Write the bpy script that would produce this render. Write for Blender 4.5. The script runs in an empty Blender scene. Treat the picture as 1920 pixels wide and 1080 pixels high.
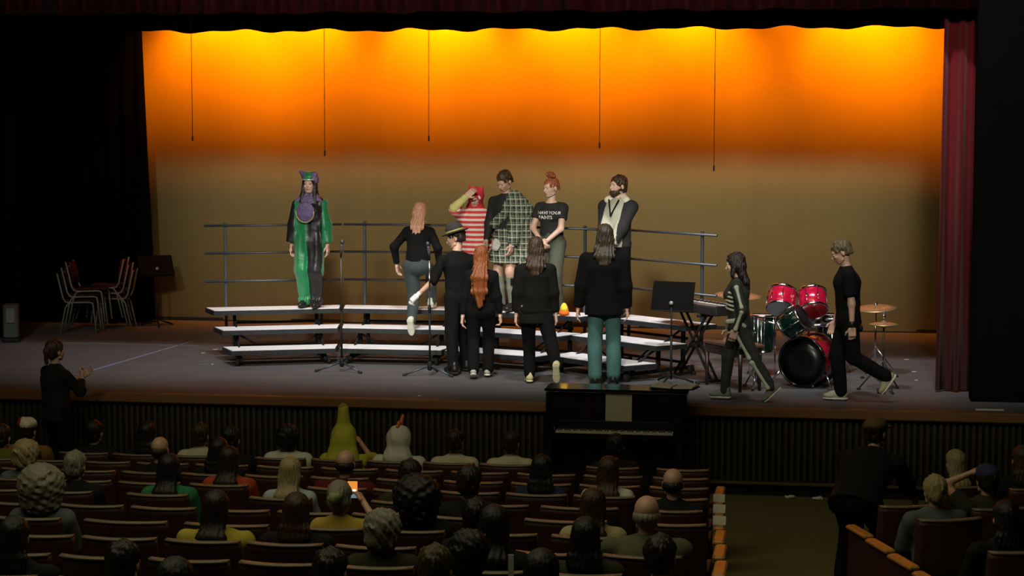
import bpy, math, random
import numpy as np
from mathutils import Vector, Matrix
from mathutils.bvhtree import BVHTree

random.seed(7); rng = np.random.default_rng(7)
SC = bpy.context.scene
COL = SC.collection
PI = math.pi

# ------------------------------------------------------------------ camera
HS = 0.95                                     # stage height above the house floor at the front
FOCAL = 3700.0                                # in pixels of a 1920 wide frame
YAW, PITCH = 0.1562, 0.0906
CAM = np.array([3.2556, -20.679, 3.1285 + HS])
_cy, _sy, _cp, _sp = math.cos(YAW), math.sin(YAW), math.cos(PITCH), math.sin(PITCH)
FWD = np.array([-_sy*_cp, _cy*_cp, -_sp]); RGT = np.array([_cy, _sy, 0.0]); UPV = np.cross(RGT, FWD)
cam_d = bpy.data.cameras.new('camera'); cam = bpy.data.objects.new('camera', cam_d); COL.objects.link(cam)
cam_d.sensor_width = 36.0; cam_d.lens = FOCAL/1920*36.0; cam_d.clip_end = 200
cam.matrix_world = Matrix(((RGT[0], UPV[0], -FWD[0], CAM[0]), (RGT[1], UPV[1], -FWD[1], CAM[1]),
                           (RGT[2], UPV[2], -FWD[2], CAM[2]), (0, 0, 0, 1)))
SC.camera = cam
def ray(px, py): return FWD + (px-960)/FOCAL*RGT - (py-540)/FOCAL*UPV
def at_z(px, py, z): d = ray(px, py); return CAM + d*((z-CAM[2])/d[2])
def at_y(px, py, y): d = ray(px, py); return CAM + d*((y-CAM[1])/d[1])
def project(p):
    d = np.asarray(p, float)-CAM; z = d@FWD
    return 960+FOCAL*(d@RGT)/z, 540-FOCAL*(d@UPV)/z
def fl(px, py, z=0.0): return at_z(px, py, HS+z)        # a point on (or z above) the stage floor
YB = 7.34                                     # the backdrop

# ------------------------------------------------------------------ world, lights, exposure
w = bpy.data.worlds.new('world'); SC.world = w; w.use_nodes = True
w.node_tree.nodes['Background'].inputs[0].default_value = (0.5, 0.5, 0.45, 1)
w.node_tree.nodes['Background'].inputs[1].default_value = 0.0015
SC.view_settings.view_transform = 'Standard'; SC.view_settings.look = 'None'
SC.view_settings.exposure = 0.0; SC.view_settings.gamma = 1.0; SC.view_settings.use_curve_mapping = False
def spot(name, loc, target, power, color, angle, blend=0.5, radius=0.12):
    d = bpy.data.lights.new(name, 'SPOT'); d.energy = power; d.color = color
    d.spot_size = math.radians(angle); d.spot_blend = blend; d.shadow_soft_size = radius
    o = bpy.data.objects.new(name, d); COL.objects.link(o); o.location = loc
    o.rotation_euler = (Vector(target)-Vector(loc)).to_track_quat('-Z', 'Y').to_euler()
    return o
def area(name, loc, target, power, color, sx, sy):
    d = bpy.data.lights.new(name, 'AREA'); d.shape = 'RECTANGLE'; d.size = sx; d.size_y = sy
    d.energy = power; d.color = color
    o = bpy.data.objects.new(name, d); COL.objects.link(o); o.location = loc
    o.rotation_euler = (Vector(target)-Vector(loc)).to_track_quat('-Z', 'Y').to_euler()
    return o
# amber cyclorama lamps on the batten above the backdrop
AMBER = (1.0, 0.235, 0.0)
for px, e in ((415, 330), (560, 400), (828, 520), (1075, 430), (1298, 360), (1625, 390)):
    x = at_y(px, 70, YB)[0]
    spot('cyclorama_lamp', (x, YB-0.62, HS+4.85), (x, YB, HS+4.25), e, AMBER, 102, 0.55, 0.10)
for x in (-5.6, -3.4, -1.2, 1.0, 3.2, 5.0):  # added amber fill that carries the glow between and below the lamps
    spot('amber_fill', (x, YB-1.45, HS+5.2), (x, YB, HS+3.3), 500, AMBER, 84, 0.7, 0.2)
# white lamps on the beam over the stage front, aimed at the risers
for x, e in ((-5.2, 700), (-3.2, 1000), (-1.2, 1000), (0.8, 1000), (2.8, 1100), (4.4, 600)):
    spot('beam_lamp', (x*0.9, -1.4, HS+7.3), (x, 3.7, HS+0.5), e, (1.0, 0.97, 0.95), 52, 0.8, 0.15)
# front of house lamps far behind the audience; the soft shadows on the backdrop are theirs
for x0, x1, e, an in ((0.4, -0.7, 7200, 29.5), (-3.5, -3.4, 2300, 32), (4.5, 4.2, 3900, 31)):
    spot('house_lamp', (x0, -14.0, 9.6), (x1, 6.0, HS+2.3), e, (1.0, 0.95, 0.80), an, 0.5, 0.5)
# dimmed house ceiling lights
area('house_ceiling_light', (-1.0, -10.0, 9.0), (-1.0, -9.0, 0), 260, (1.0, 0.92, 0.55), 9, 7)

# ------------------------------------------------------------------ materials
def lin(h):
    h = h.lstrip('#'); v = [int(h[i:i+2], 16)/255 for i in (0, 2, 4)]
    return tuple(c/12.92 if c <= 0.04045 else ((c+0.055)/1.055)**2.4 for c in v)
MATS = {}
def mat(name, col, rough=0.7, metal=0.0, var=0.15, vs=8.0, bump=0.0, bs=60.0, stretch=(1, 1, 1), sheen=0.0, coat=0.0, spec=0.5, emit=None, es=0.0, trans=0.0):
    if name in MATS: return MATS[name]
    if isinstance(col, str): col = lin(col)
    m = bpy.data.materials.new(name); m.use_nodes = True; nt = m.node_tree; b = nt.nodes['Principled BSDF']
    tc = nt.nodes.new('ShaderNodeTexCoord'); mp = nt.nodes.new('ShaderNodeMapping'); mp.inputs['Scale'].default_value = stretch
    nt.links.new(tc.outputs['Object'], mp.inputs[0])
    n = nt.nodes.new('ShaderNodeTexNoise'); n.inputs['Scale'].default_value = vs; n.inputs['Detail'].default_value = 3
    nt.links.new(mp.outputs[0], n.inputs['Vector'])
    r = nt.nodes.new('ShaderNodeMix'); r.data_type = 'RGBA'
    r.inputs[6].default_value = (*[c*(1-var) for c in col], 1); r.inputs[7].default_value = (*[min(1, c*(1+var)) for c in col], 1)
    nt.links.new(n.outputs[0], r.inputs[0]); nt.links.new(r.outputs[2], b.inputs['Base Color'])
    b.inputs['Roughness'].default_value = rough; b.inputs['Metallic'].default_value = metal
    b.inputs['Specular IOR Level'].default_value = spec
    if sheen: b.inputs['Sheen Weight'].default_value = sheen
    if coat: b.inputs['Coat Weight'].default_value = coat
    if trans: b.inputs['Transmission Weight'].default_value = trans
    if emit: b.inputs['Emission Color'].default_value = (*emit, 1); b.inputs['Emission Strength'].default_value = es
    if bump:
        n2 = nt.nodes.new('ShaderNodeTexNoise'); n2.inputs['Scale'].default_value = bs; n2.inputs['Detail'].default_value = 2
        nt.links.new(mp.outputs[0], n2.inputs['Vector'])
        bm = nt.nodes.new('ShaderNodeBump'); bm.inputs['Strength'].default_value = bump; bm.inputs['Distance'].default_value = 0.01
        nt.links.new(n2.outputs[0], bm.inputs['Height']); nt.links.new(bm.outputs[0], b.inputs['Normal'])
    MATS[name] = m; return m
def band_mat(name, base, bands, rough=0.8):
    """base colour crossed by bands: list of (axis, frequency, phase, width, colour, opacity) in object coordinates"""
    m = bpy.data.materials.new(name); m.use_nodes = True; nt = m.node_tree; b = nt.nodes['Principled BSDF']
    b.inputs['Roughness'].default_value = rough
    tc = nt.nodes.new('ShaderNodeTexCoord'); sp = nt.nodes.new('ShaderNodeSeparateXYZ'); nt.links.new(tc.outputs['Object'], sp.inputs[0])
    cur = None
    for ax, fr, ph, wd, colr, op in bands:
        if ax == 'XY':
            s = nt.nodes.new('ShaderNodeMath'); s.operation = 'ADD'; nt.links.new(sp.outputs[0], s.inputs[0]); nt.links.new(sp.outputs[1], s.inputs[1]); src = s.outputs[0]
        else: src = sp.outputs['XYZ'.index(ax)]
        a = nt.nodes.new('ShaderNodeMath'); a.operation = 'MULTIPLY_ADD'; nt.links.new(src, a.inputs[0]); a.inputs[1].default_value = fr; a.inputs[2].default_value = ph
        f = nt.nodes.new('ShaderNodeMath'); f.operation = 'FRACT'; nt.links.new(a.outputs[0], f.inputs[0])
        l = nt.nodes.new('ShaderNodeMath'); l.operation = 'LESS_THAN'; nt.links.new(f.outputs[0], l.inputs[0]); l.inputs[1].default_value = wd
        o = nt.nodes.new('ShaderNodeMath'); o.operation = 'MULTIPLY'; nt.links.new(l.outputs[0], o.inputs[0]); o.inputs[1].default_value = op
        x = nt.nodes.new('ShaderNodeMix'); x.data_type = 'RGBA'; nt.links.new(o.outputs[0], x.inputs[0])
        if cur is None: x.inputs[6].default_value = (*base, 1)
        else: nt.links.new(cur, x.inputs[6])
        x.inputs[7].default_value = (*colr, 1); cur = x.outputs[2]
    nt.links.new(cur, b.inputs['Base Color'])
    MATS[name] = m; return m

M_BLACKCLOTH = mat('black_cloth', (0.012, 0.012, 0.013), 0.9, bump=0.3, bs=120, spec=0.25)
M_VELOUR = mat('black_velour', (0.0025, 0.0025, 0.003), 1.0, spec=0.05)
M_REDVELOUR = mat('red_velour', (0.11, 0.006, 0.009), 0.95, sheen=0.2, spec=0.1)
M_BACKDROP = mat('muslin', (0.29, 0.212, 0.088), 0.95, var=0.05, vs=1.2, stretch=(6, 1, 0.25), bump=0.15, bs=6, spec=0.1)
M_BLACKMETAL = mat('black_metal', (0.007, 0.007, 0.008), 0.65, 0.0, spec=0.25)
M_DARKSTEEL = mat('dark_steel', (0.07, 0.085, 0.10), 0.45, 0.6)
M_CHROME = mat('chrome', (0.75, 0.75, 0.78), 0.14, 1.0, var=0.03)
M_RUBBER = mat('rubber', (0.012, 0.012, 0.012), 0.8)
M_DECK = mat('riser_deck', (0.74, 0.74, 0.77), 0.75, var=0.06, bump=0.2, bs=200)
M_WOODTRIM = mat('stage_wood', (0.16, 0.07, 0.022), 0.5, var=0.35, vs=3, stretch=(0.4, 6, 6))
M_WOODARM = mat('arm_wood', (0.50, 0.22, 0.05), 0.42, var=0.25, vs=6, stretch=(5, 1, 5))
M_SLAT = mat('slat_wood', (0.034, 0.026, 0.015), 0.6, var=0.3, vs=6, stretch=(4, 4, 0.5))
M_PAPER = mat('paper', (0.72, 0.72, 0.68), 0.8, var=0.03)
M_GLOSSBLACK = mat('piano_black', (0.006, 0.006, 0.007), 0.16, coat=0.4)

# ------------------------------------------------------------------ mesh helpers
def link(o, parent=None):
    COL.objects.link(o)
    if parent is not None: o.parent = parent
    return o
def tag(o, label=None, cat=None, group=None, kind=None):
    if label: o['label'] = label
    if cat: o['category'] = cat
    if group: o['group'] = group
    if kind: o['kind'] = kind
    return o
def empty(name, loc=(0, 0, 0), rz=0.0, label=None, cat=None, group=None, scale=1.0):
    o = bpy.data.objects.new(name, None); o.empty_display_size = 0.1; link(o)
    o.location = Vector([float(c) for c in loc]); o.rotation_euler = (0, 0, rz); o.scale = (scale,)*3
    return tag(o, label, cat, group)
def np_mesh(name, V, F, smooth=True):
    V = np.asarray(V, np.float32); F = np.asarray(F, np.int32); me = bpy.data.meshes.new(name)
    me.vertices.add(len(V)); me.vertices.foreach_set('co', V.ravel())
    k = F.shape[1]; me.loops.add(F.size); me.loops.foreach_set('vertex_index', F.ravel())
    me.polygons.add(len(F)); me.polygons.foreach_set('loop_start', np.arange(0, F.size, k, dtype=np.int32))
    if smooth: me.polygons.foreach_set('use_smooth', np.ones(len(F), bool))
    me.update(calc_edges=True); return me
class MB:
    """collects boxes, tubes, lathes and prisms into one mesh"""
    def __init__(s): s.v = []; s.f = []; s.sm = []
    def add(s, vs, fs, smooth=False):
        o = len(s.v); s.v += [tuple(float(c) for c in v) for v in vs]; s.f += [tuple(o+i for i in f) for f in fs]; s.sm += [smooth]*len(fs); return s
    def box(s, c, d, R=None, bev=0.0):
        hx, hy, hz = d[0]/2, d[1]/2, d[2]/2; b = min(bev, hx*.9, hy*.9, hz*.9)
        c = Vector([float(q) for q in c])
        if b <= 0:
            pts = [(-hx, -hy, -hz), (hx, -hy, -hz), (hx, hy, -hz), (-hx, hy, -hz), (-hx, -hy, hz), (hx, -hy, hz), (hx, hy, hz), (-hx, hy, hz)]
            fs = [(0, 3, 2, 1), (4, 5, 6, 7), (0, 1, 5, 4), (1, 2, 6, 5), (2, 3, 7, 6), (3, 0, 4, 7)]
        else:
            pts = []
            def ring(x, y, z):
                o = len(pts); e = min(b, x*.9, y*.9)
                pts.extend([(-x+e, -y, z), (x-e, -y, z), (x, -y+e, z), (x, y-e, z), (x-e, y, z), (-x+e, y, z), (-x, y-e, z), (-x, -y+e, z)]); return o
            r = [ring(hx-b, hy-b, -hz), ring(hx, hy, -hz+b), ring(hx, hy, hz-b), ring(hx-b, hy-b, hz)]
            fs = [tuple(r[0]+i for i in range(7, -1, -1)), tuple(r[3]+i for i in range(8))]
            for k in range(3):
                for i in range(8): j = (i+1) % 8; fs.append((r[k]+i, r[k]+j, r[k+1]+j, r[k+1]+i))
        if R is None: R = Matrix.Identity(3)
        return s.add([tuple(R @ Vector(p) + c) for p in pts], fs)
    def tube(s, path, r, n=8, caps=True):
        P = [Vector([float(q) for q in p]) for p in path]; rs = r if isinstance(r, (list, tuple)) else [r]*len(P)
        vs = []; fs = []; u = None
        for i, p in enumerate(P):
            t = (P[min(i+1, len(P)-1)]-P[max(i-1, 0)]).normalized()
            if u is None: u = t.orthogonal().normalized()
            else: u = (u - t*u.dot(t)).normalized()
            w_ = t.cross(u)
            for k in range(n):
                a = 2*PI*k/n; vs.append(tuple(p+(u*math.cos(a)+w_*math.sin(a))*rs[i]))
        for i in range(len(P)-1):
            for k in range(n): j = (k+1) % n; fs.append((i*n+k, i*n+j, (i+1)*n+j, (i+1)*n+k))
        s.add(vs, fs, True)
        if caps:
            o = len(s.v)-len(vs); s.f += [tuple(o+k for k in range(n-1, -1, -1)), tuple(o+(len(P)-1)*n+k for k in range(n))]; s.sm += [False, False]
        return s
    def lathe(s, prof, n=24, M=None):
        """profile of (radius, z), axis z, closed by caps where the radius is not 0"""
        vs = []; fs = []
        for r, z in prof:
            for k in range(n): a = 2*PI*k/n; vs.append(Vector((r*math.cos(a), r*math.sin(a), z)))
        for i in range(len(prof)-1):
            for k in range(n): j = (k+1) % n; fs.append((i*n+k, i*n+j, (i+1)*n+j, (i+1)*n+k))
        if M is not None: vs = [M @ v for v in vs]
        o = len(s.v); s.add([tuple(v) for v in vs], fs, True)
        s.f += [tuple(o+k for k in range(n-1, -1, -1)), tuple(o+(len(prof)-1)*n+k for k in range(n))]; s.sm += [False, False]
        return s
    def prism(s, poly, z0, z1):
        n = len(poly); vs = [(x, y, z0) for x, y in poly]+[(x, y, z1) for x, y in poly]
        fs = [tuple(range(n-1, -1, -1)), tuple(range(n, 2*n))]+[(i, (i+1) % n, n+(i+1) % n, n+i) for i in range(n)]
        return s.add(vs, fs)
    def mesh(s, name):
        me = bpy.data.meshes.new(name); me.from_pydata(s.v, [], s.f); me.polygons.foreach_set('use_smooth', s.sm); me.update(); return me
    def build(s, name, m, parent=None):
        me = s.mesh(name); me.materials.append(m); return link(bpy.data.objects.new(name, me), parent)
def frame_to(z_axis, loc=(0, 0, 0)):
    """4x4 matrix that takes local z to the given axis"""
    q = Vector([float(c) for c in z_axis]).to_track_quat('Z', 'Y'); return Matrix.Translation(Vector([float(c) for c in loc])) @ q.to_matrix().to_4x4()
def copy_tree(o, parent=None):
    c = o.copy(); link(c, parent)
    for ch in o.children: copy_tree(ch, c)
    return c

# ------------------------------------------------------------------ the setting
def ridge(name, x0, x1, y, z0, z1, pitch, amp, m, inner=None, hem=0.0, thick=0.03, step=0.03, kind=None, nz=2):
    """a hanging pleated cloth; inner=(shift at top, shift at bottom) skews the right edge"""
    n = max(8, int((x1-x0)/step)); V = []; F = []
    ph = random.random()*6
    for side in (0, 1):
        for j in range(nz+1):
            v = j/nz
            for i in range(n+1):
                u = i/n; x = x0+(x1-x0)*u
                if inner: x += u*(inner[0]*(1-v)+inner[1]*v) + (1-u)*(inner[2]*(1-v)+inner[3]*v if len(inner) > 2 else 0)
                yy = y+amp*math.sin(2*PI*x/pitch+ph+0.8*math.sin(x*1.7))+0.4*amp*math.sin(2*PI*x/pitch*2.3+1)
                z = z1+(z0-z1)*v + (hem*(math.sin(x*5.1)+0.7*math.sin(x*11.3+2)) if j == nz else 0)
                V.append((x, yy+(thick if side else 0), z))
    W = n+1; N = W*(nz+1)
    for j in range(nz):
        for i in range(n):
            a = j*W+i; F.append((a, a+W, a+W+1, a+1)); F.append((N+a, N+a+1, N+a+W+1, N+a+W))
    for i in range(n):
        F.append((i, i+1, N+i+1, N+i)); a = nz*W+i; F.append((a, N+a, N+a+1, a+1))
    for j in range(nz):
        a = j*W; F.append((a, N+a, N+a+W, a+W)); a = j*W+n; F.append((a, a+W, N+a+W, N+a))
    me = np_mesh(name, V, F); me.materials.append(m); o = link(bpy.data.objects.new(name, me)); return o

# house floor: level strip before the stage, then a rake that climbs towards the camera
RAKE, ROW0, ROWS = 0.095, -3.05, 0.85
def floor_z(y): return max(0.0, (ROW0+0.2-y)*RAKE)
m_carpet = mat('aisle_carpet', (0.16, 0.135, 0.06), 0.95, var=0.2, vs=40, bump=0.3, bs=300, spec=0.1)
b = MB(); yr = ROW0+0.2
pts = [(0.3, 0.0), (yr, 0.0), (-24.0, (yr+24.0)*RAKE)]
vs = []
for x in (-11.0, 11.0):
    for y, z in pts: vs.append((x, y, z))
    for y, z in pts: vs.append((x, y, z-0.2))
b.add(vs, [(0, 1, 7, 6), (1, 2, 8, 7), (3, 9, 10, 4), (4, 10, 11, 5), (0, 6, 9, 3), (2, 5, 11, 8), (0, 3, 4, 1), (1, 4, 5, 2), (6, 7, 10, 9), (7, 8, 11, 10)])
tag(b.build('floor', m_carpet), 'dark olive carpeted house floor and aisle', kind='structure')
# stage floor
m = mat('stage_floor_paint', (0.085, 0.085, 0.090), 0.68, var=0.35, vs=2.2, stretch=(0.35, 2.2, 1), bump=0.06, bs=30, spec=0.22)
b = MB().box((-0.5, 4.55, HS-0.06), (21, 9.0, 0.12)); tag(b.build('floor_stage', m), 'black painted stage floor with scuffs', kind='structure')
b = MB().box((-0.5, 0.03, HS-0.05), (21, 0.10, 0.104), bev=0.012); tag(b.build('trim_1', M_WOODTRIM), 'brown wooden nosing along the stage edge', kind='structure')
wall = MB().box((-0.5, 0.12, HS/2-0.06), (21, 0.06, HS-0.12)).build('wall_stage', mat('stage_front_back', (0.006, 0.005, 0.004), 0.9)); tag(wall, 'slatted front wall of the stage', kind='structure')
sl = MB().box((0, 0, 0), (0.036, 0.035, 0.69), bev=0.004).mesh('slat'); sl.materials.append(M_SLAT)
pitch = 0.0665
xs = np.arange(-7.2, 5.9, pitch)
for x in xs:
    o = link(bpy.data.objects.new('slat', sl), wall); o.location = (x, 0.07+random.uniform(-.003, .003), 0.505)
b = MB().box((-0.5, 0.05, 0.142), (21, 0.09, 0.03), bev=0.006); tag(b.build('trim_2', mat('base_wood', (0.10, 0.07, 0.03), 0.5, var=0.2)), 'low wooden ledge under the stage slats', kind='structure')

# drapes
o = ridge('backdrop_curtain', -9.0, 8.0, YB, HS+0.02, HS+6.2, 1.9, 0.012, M_BACKDROP, step=0.06, nz=1)
tag(o, 'plain muslin backdrop glowing orange at its top', 'backdrop')
MB().box((-0.5, YB+0.02, HS+0.025), (17, 0.05, 0.05)).build('hem_pipe', M_BLACKMETAL, o)
b = MB().box((-0.5, 8.6, HS+3.5), (21, 0.1, 7.2)); tag(b.build('wall_back', mat('stage_wall', (0.01, 0.01, 0.01), 0.9)), 'black rear wall of the stage house', kind='structure')
yl = 6.75; xt = at_y(265, 60, yl)[0]; xb = at_y(289, 598, yl)[0]
o = ridge('side_curtain', xb-3.6, xb, yl, HS+0.02, HS+6.2, 0.24, 0.05, M_VELOUR, inner=((xt-xb)*1.35, 0)); tag(o, 'black side curtain behind the stacked chairs', 'curtain')
yl = 4.7; xb = at_z(48, 632, HS)[0]
o = ridge('side_curtain', xb-3.0, xb, yl, HS+0.02, HS+6.2, 0.24, 0.05, M_VELOUR); tag(o, 'black side curtain beside the grey stage box', 'curtain')
yl = 1.5; xb = at_y(1753, 735, yl)[0]; xt = at_y(1772, 50, yl)[0]; wd = at_y(1812, 735, yl)[0]-xb
o = ridge('side_curtain', xb, xb+1.35, yl, HS+0.02, HS+6.2, 0.22, 0.05, M_REDVELOUR, inner=(0, 0, (xt-xb)*1.1, 0), step=0.02); tag(o, 'dark red stage curtain hanging beside the drums', 'curtain')
b = MB().box((at_y(1822, 600, 0.9)[0]+2.5, 0.95, HS+3.2), (5.0, 0.3, 7.0)); tag(b.build('wall_right', mat('proscenium_wall', (0.003, 0.003, 0.003), 0.95, spec=0.03)), 'black proscenium wall beside the red curtain', kind='structure')
zb = at_y(1000, 55, 5.4)[2]
o = ridge('border_curtain', -9, 8, 5.4, zb, zb+2.0, 0.45, 0.03, M_VELOUR, hem=0.018, step=0.05); tag(o, 'black border curtain hiding the amber lamps', 'curtain')
zb = at_y(960, 22, 1.2)[2]
o = ridge('valance_curtain', -9, 5.2, 1.1, zb, zb+1.8, 0.3, 0.05, mat('valance_red', (0.022, 0.002, 0.003), 0.95, spec=0.05), hem=0.01, step=0.04); tag(o, 'dark red valance across the top of the stage opening', 'curtain')

# hanging microphones on thin wires
zw = HS+5.6
for px, py, nm in ((361, 262, 'before the black side curtain'), (609, 290, 'above the green and black jester'), (804, 262, 'above the woman with pink blond hair'),
                   (1124, 275, 'above the bearded man in the hoodie'), (1338.5, 318, 'above the right end of the riser rail')):
    p = at_y(px, py, 3.2)
    t = empty('hanging_microphone', (p[0], 3.2, p[2]-0.02), 0, 'tiny choir microphone on a thin wire '+nm, 'microphone', 'hanging choir microphones')
    MB().tube([(0, 0, 0), (0, 0, 0.02), (0, 0, 0.06), (0, 0, 0.075)], [0.006, 0.011, 0.011, 0.004], 8).build('capsule', M_BLACKMETAL, t)
    MB().tube([(0, 0, 0.07), (0.004, 0, (zw-p[2])/2), (0, 0, zw-p[2])], 0.0042, 5).build('wire', M_BLACKMETAL, t)

# ------------------------------------------------------------------ choral risers
ARC = np.array([-1.93, -0.85]); AP = (3.60, 4.02, 4.44); DEP = 0.44; TAN = math.tan(math.radians(10.35)); MID = 4.24
RZ = (0.203, 0.406, 0.61)
m_edge = mat('riser_edge', (0.05, 0.055, 0.06), 0.4, 0.7)
def make_riser():
    t = empty('choral_riser')
    for i in range(3):
        y0, y1 = AP[i]-MID, AP[i]+DEP-MID; w0, w1 = AP[i]*TAN-0.018, (AP[i]+DEP)*TAN-0.018
        tr = MB().prism([(-w0+.012, y0+.012), (w0-.012, y0+.012), (w1-.012, y1-.012), (-w1+.012, y1-.012)], RZ[i]-0.022, RZ[i]).build('tread', M_DECK, t)
        MB().prism([(-w0, y0), (w0, y0), (w1, y1), (-w1, y1)], RZ[i]-0.062, RZ[i]-0.006).build('edge_frame', m_edge, tr)
    for s in (-1, 1):
        x = s*0.52
        f = MB()
        for i in range(3):
            yb = AP[i]+0.24-MID
            f.box((x, yb, (RZ[i]-.06)/2+0.03), (0.04, 0.04, RZ[i]-0.12))
        f.box((x, 0.02, 0.075), (0.045, 1.18, 0.04))
        f.tube([(x, AP[0]+0.1-MID, 0.09), (x, AP[2]+0.2-MID, RZ[2]-0.08)], 0.014, 6)
        f.build('side_frame', M_BLACKMETAL, t)
        for y in (AP[0]+.1-MID, AP[2]+.34-MID):
            MB().lathe([(0.012, -.016), (0.045, -.016), (0.05, -.008), (0.05, .008), (0.045, .016), (0.012, .016)], 14, Matrix.Translation((x+s*.04, y, 0.05)) @ Matrix.Rotation(PI/2, 4, 'Y')).build('caster', M_RUBBER, t)
        # folding diagonal brace under the treads
        MB().tube([(s*0.50, AP[1]+.1-MID, RZ[1]-.07), (s*0.12, AP[1]+.2-MID, 0.10)], 0.012, 6).build('brace', M_BLACKMETAL, t)
    for z, y in ((0.42, AP[2]+.30), (0.13, AP[2]+.30), (0.13, AP[0]+.2)):
        MB().box((0, y-MID, z), (1.06, 0.025, 0.03)).build('cross_bar', M_BLACKMETAL, t)
    yb = AP[2]+DEP+0.02-MID
    for s in (-1, 1):
        MB().box((s*0.61, yb, 0.30+0.69), (0.036, 0.032, 1.40), bev=0.004).build('rail_post', M_DARKSTEEL, t)
    for z in (0.33, 0.69, 1.04):
        MB().tube([(-0.875, yb-0.03, RZ[2]+z), (0.875, yb-0.03, RZ[2]+z)], 0.0155, 8).build('rail', M_DARKSTEEL, t)
    return t
riser = make_riser()
RISERS = []
for i, (a, lab) in enumerate(((20.9, 'under the green and black jester costume'), (0.2, 'behind the person with pink blond hair'),
                              (-20.5, 'under the plaid wrap and black shirt singers'), (-39.5, 'behind the music stand and keyboard'))):
    o = riser if i == 0 else copy_tree(riser)
    A = math.radians(a)
    o.location = (ARC[0]-MID*math.sin(A), ARC[1]+MID*math.cos(A), HS); o.rotation_euler = (0, 0, A)
    if i == 3: o.location = (o.location.x+.20, o.location.y+.11, HS)
    tag(o, 'three step choral riser with back rail '+lab, 'riser', 'choral risers in an arc'); RISERS.append((A, o))
def on_riser(px, step, off=0.22):
    """the point of a riser tread (step 0..2, off metres behind its front) seen at image column px"""
    best = None
    for A, o in RISERS:
        for u in np.linspace(-0.8, 0.8, 161):
            a = AP[step]+off-MID
            x = o.location.x+u*math.cos(A)-a*math.sin(A); y = o.location.y+u*math.sin(A)+a*math.cos(A)
            q = project((x, y, HS+RZ[step]))[0]
            if abs(u) < (AP[step]+off)*TAN and (best is None or abs(q-px) < best[0]): best = (abs(q-px), np.array([x, y, HS+RZ[step]]), A)
    return best[1], best[2]

# ------------------------------------------------------------------ microphone stands
def mic_stand(px, py, top_py, lab, legs, tilt):
    p = fl(px, py); h = at_y(px, top_py, p[1])[2]-HS
    t = empty('microphone_stand', p, 0, 'black tripod microphone stand '+lab, 'microphone stand', 'tripod microphone stands')
    MB().tube([(0, 0, 0.10), (0, 0, 0.78)], 0.0125, 10).build('lower_pole', M_BLACKMETAL, t)
    MB().tube([(0, 0, 0.76), (0, 0, h-0.1)], 0.0085, 8).build('upper_pole', M_CHROME if tilt < 0 else M_DARKSTEEL, t)
    MB().tube([(0, 0, 0.74), (0, 0, 0.76), (0, 0, 0.82), (0, 0, 0.835)], [0.014, 0.019, 0.019, 0.012], 12).build('clutch', M_BLACKMETAL, t)
    MB().tube([(0, 0, 0.06), (0, 0, 0.08), (0, 0, 0.15), (0, 0, 0.17)], [0.02, 0.03, 0.03, 0.016], 12).build('hub', M_BLACKMETAL, t)
    for a in legs:
        c, s_ = math.cos(a), math.sin(a)
        l = MB().tube([(c*.02, s_*.02, 0.11), (c*.30, s_*.30, 0.016)], 0.011, 8).build('leg', M_DARKSTEEL, t)
        MB().tube([(c*.27, s_*.27, 0.026), (c*.325, s_*.325, 0.014)], 0.015, 8).build('rubber_foot', M_RUBBER, l)
    d = Vector((math.sin(tilt)*0.5, -0.25, 0.85)).normalized()
    MB().tube([Vector((0, 0, h-.11)), Vector((0, 0, h-.07)), Vector((0, 0, h-.05))+d*0.03], [0.01, 0.012, 0.019], 10).build('clip', M_BLACKMETAL, t)
    m = empty('microphone', Vector([float(c) for c in p])+Vector((0, 0, h-.05)), 0, 'handheld microphone in the clip of the stand '+lab, 'microphone', 'handheld microphones on stands')
    MB().tube([d*0.0, d*0.02, d*0.10, d*0.11], [0.011, 0.013, 0.018, 0.017], 12).build('handle', mat('mic_grey', (0.25, 0.25, 0.26), 0.4, 0.7), m)
    MB().lathe([(0.006, 0), (0.02, .006), (0.026, .022), (0.024, .04), (0.014, .053), (0.004, .056)], 14, frame_to(d, d*0.11)).build('grille', M_DARKSTEEL, m)
mic_stand(641, 697, 466, 'before the jester costume', (math.radians(195), math.radians(330), math.radians(80)), 0.35)
mic_stand(806, 704, 470, 'beside the man in the hat', (math.radians(200), math.radians(338), math.radians(85)), -0.15)

# ------------------------------------------------------------------ music stands
def music_stand(loc, rz, h, lab, tilt=0.45):
    t = empty('music_stand', loc, rz, lab, 'music stand')
    MB().tube([(0, 0, 0.05), (0, 0, h*0.62)], 0.014, 10).build('lower_pole', M_BLACKMETAL, t)
    MB().tube([(0, 0, h*0.6), (0, 0, h)], 0.010, 8).build('upper_pole', M_BLACKMETAL, t)
    for k in range(3):
        a = 2*PI*k/3+0.4
        MB().tube([(0, 0, 0.10), (math.cos(a)*.16, math.sin(a)*.16, 0.05), (math.cos(a)*.26, math.sin(a)*.26, 0.012)], 0.011, 8).build('leg', M_BLACKMETAL, t)
    R = Matrix.Rotation(tilt, 3, 'X')
    dk = MB().box(Vector((0, 0.02, h+0.03))+R @ Vector((0, 0, 0.10)), (0.50, 0.006, 0.34), R, 0.003).build('desk', mat('desk_black', (0.005, 0.005, 0.005), .95, spec=.04), t)
    MB().box(Vector((0, 0.02, h+0.03))+R @ Vector((0, 0.03, -0.07)), (0.50, 0.07, 0.006), R, 0.002).build('ledge', M_BLACKMETAL, dk)
    MB().lathe([(0.02, 0), (0.024, .006), (0.024, .02), (0.012, .028)], 14, frame_to((0, -1, 0), (0, 0.0, h+0.05))).build('knuckle', mat('knuckle_grey', (0.3, 0.3, 0.3), 0.5, 0.5), t)
    return t
p = fl(1258, 719); h = at_y(1258, 573, p[1])[2]-HS
music_stand(p, math.radians(-14), h-0.02, 'black music stand before the electric keyboard', -0.32)
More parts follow.
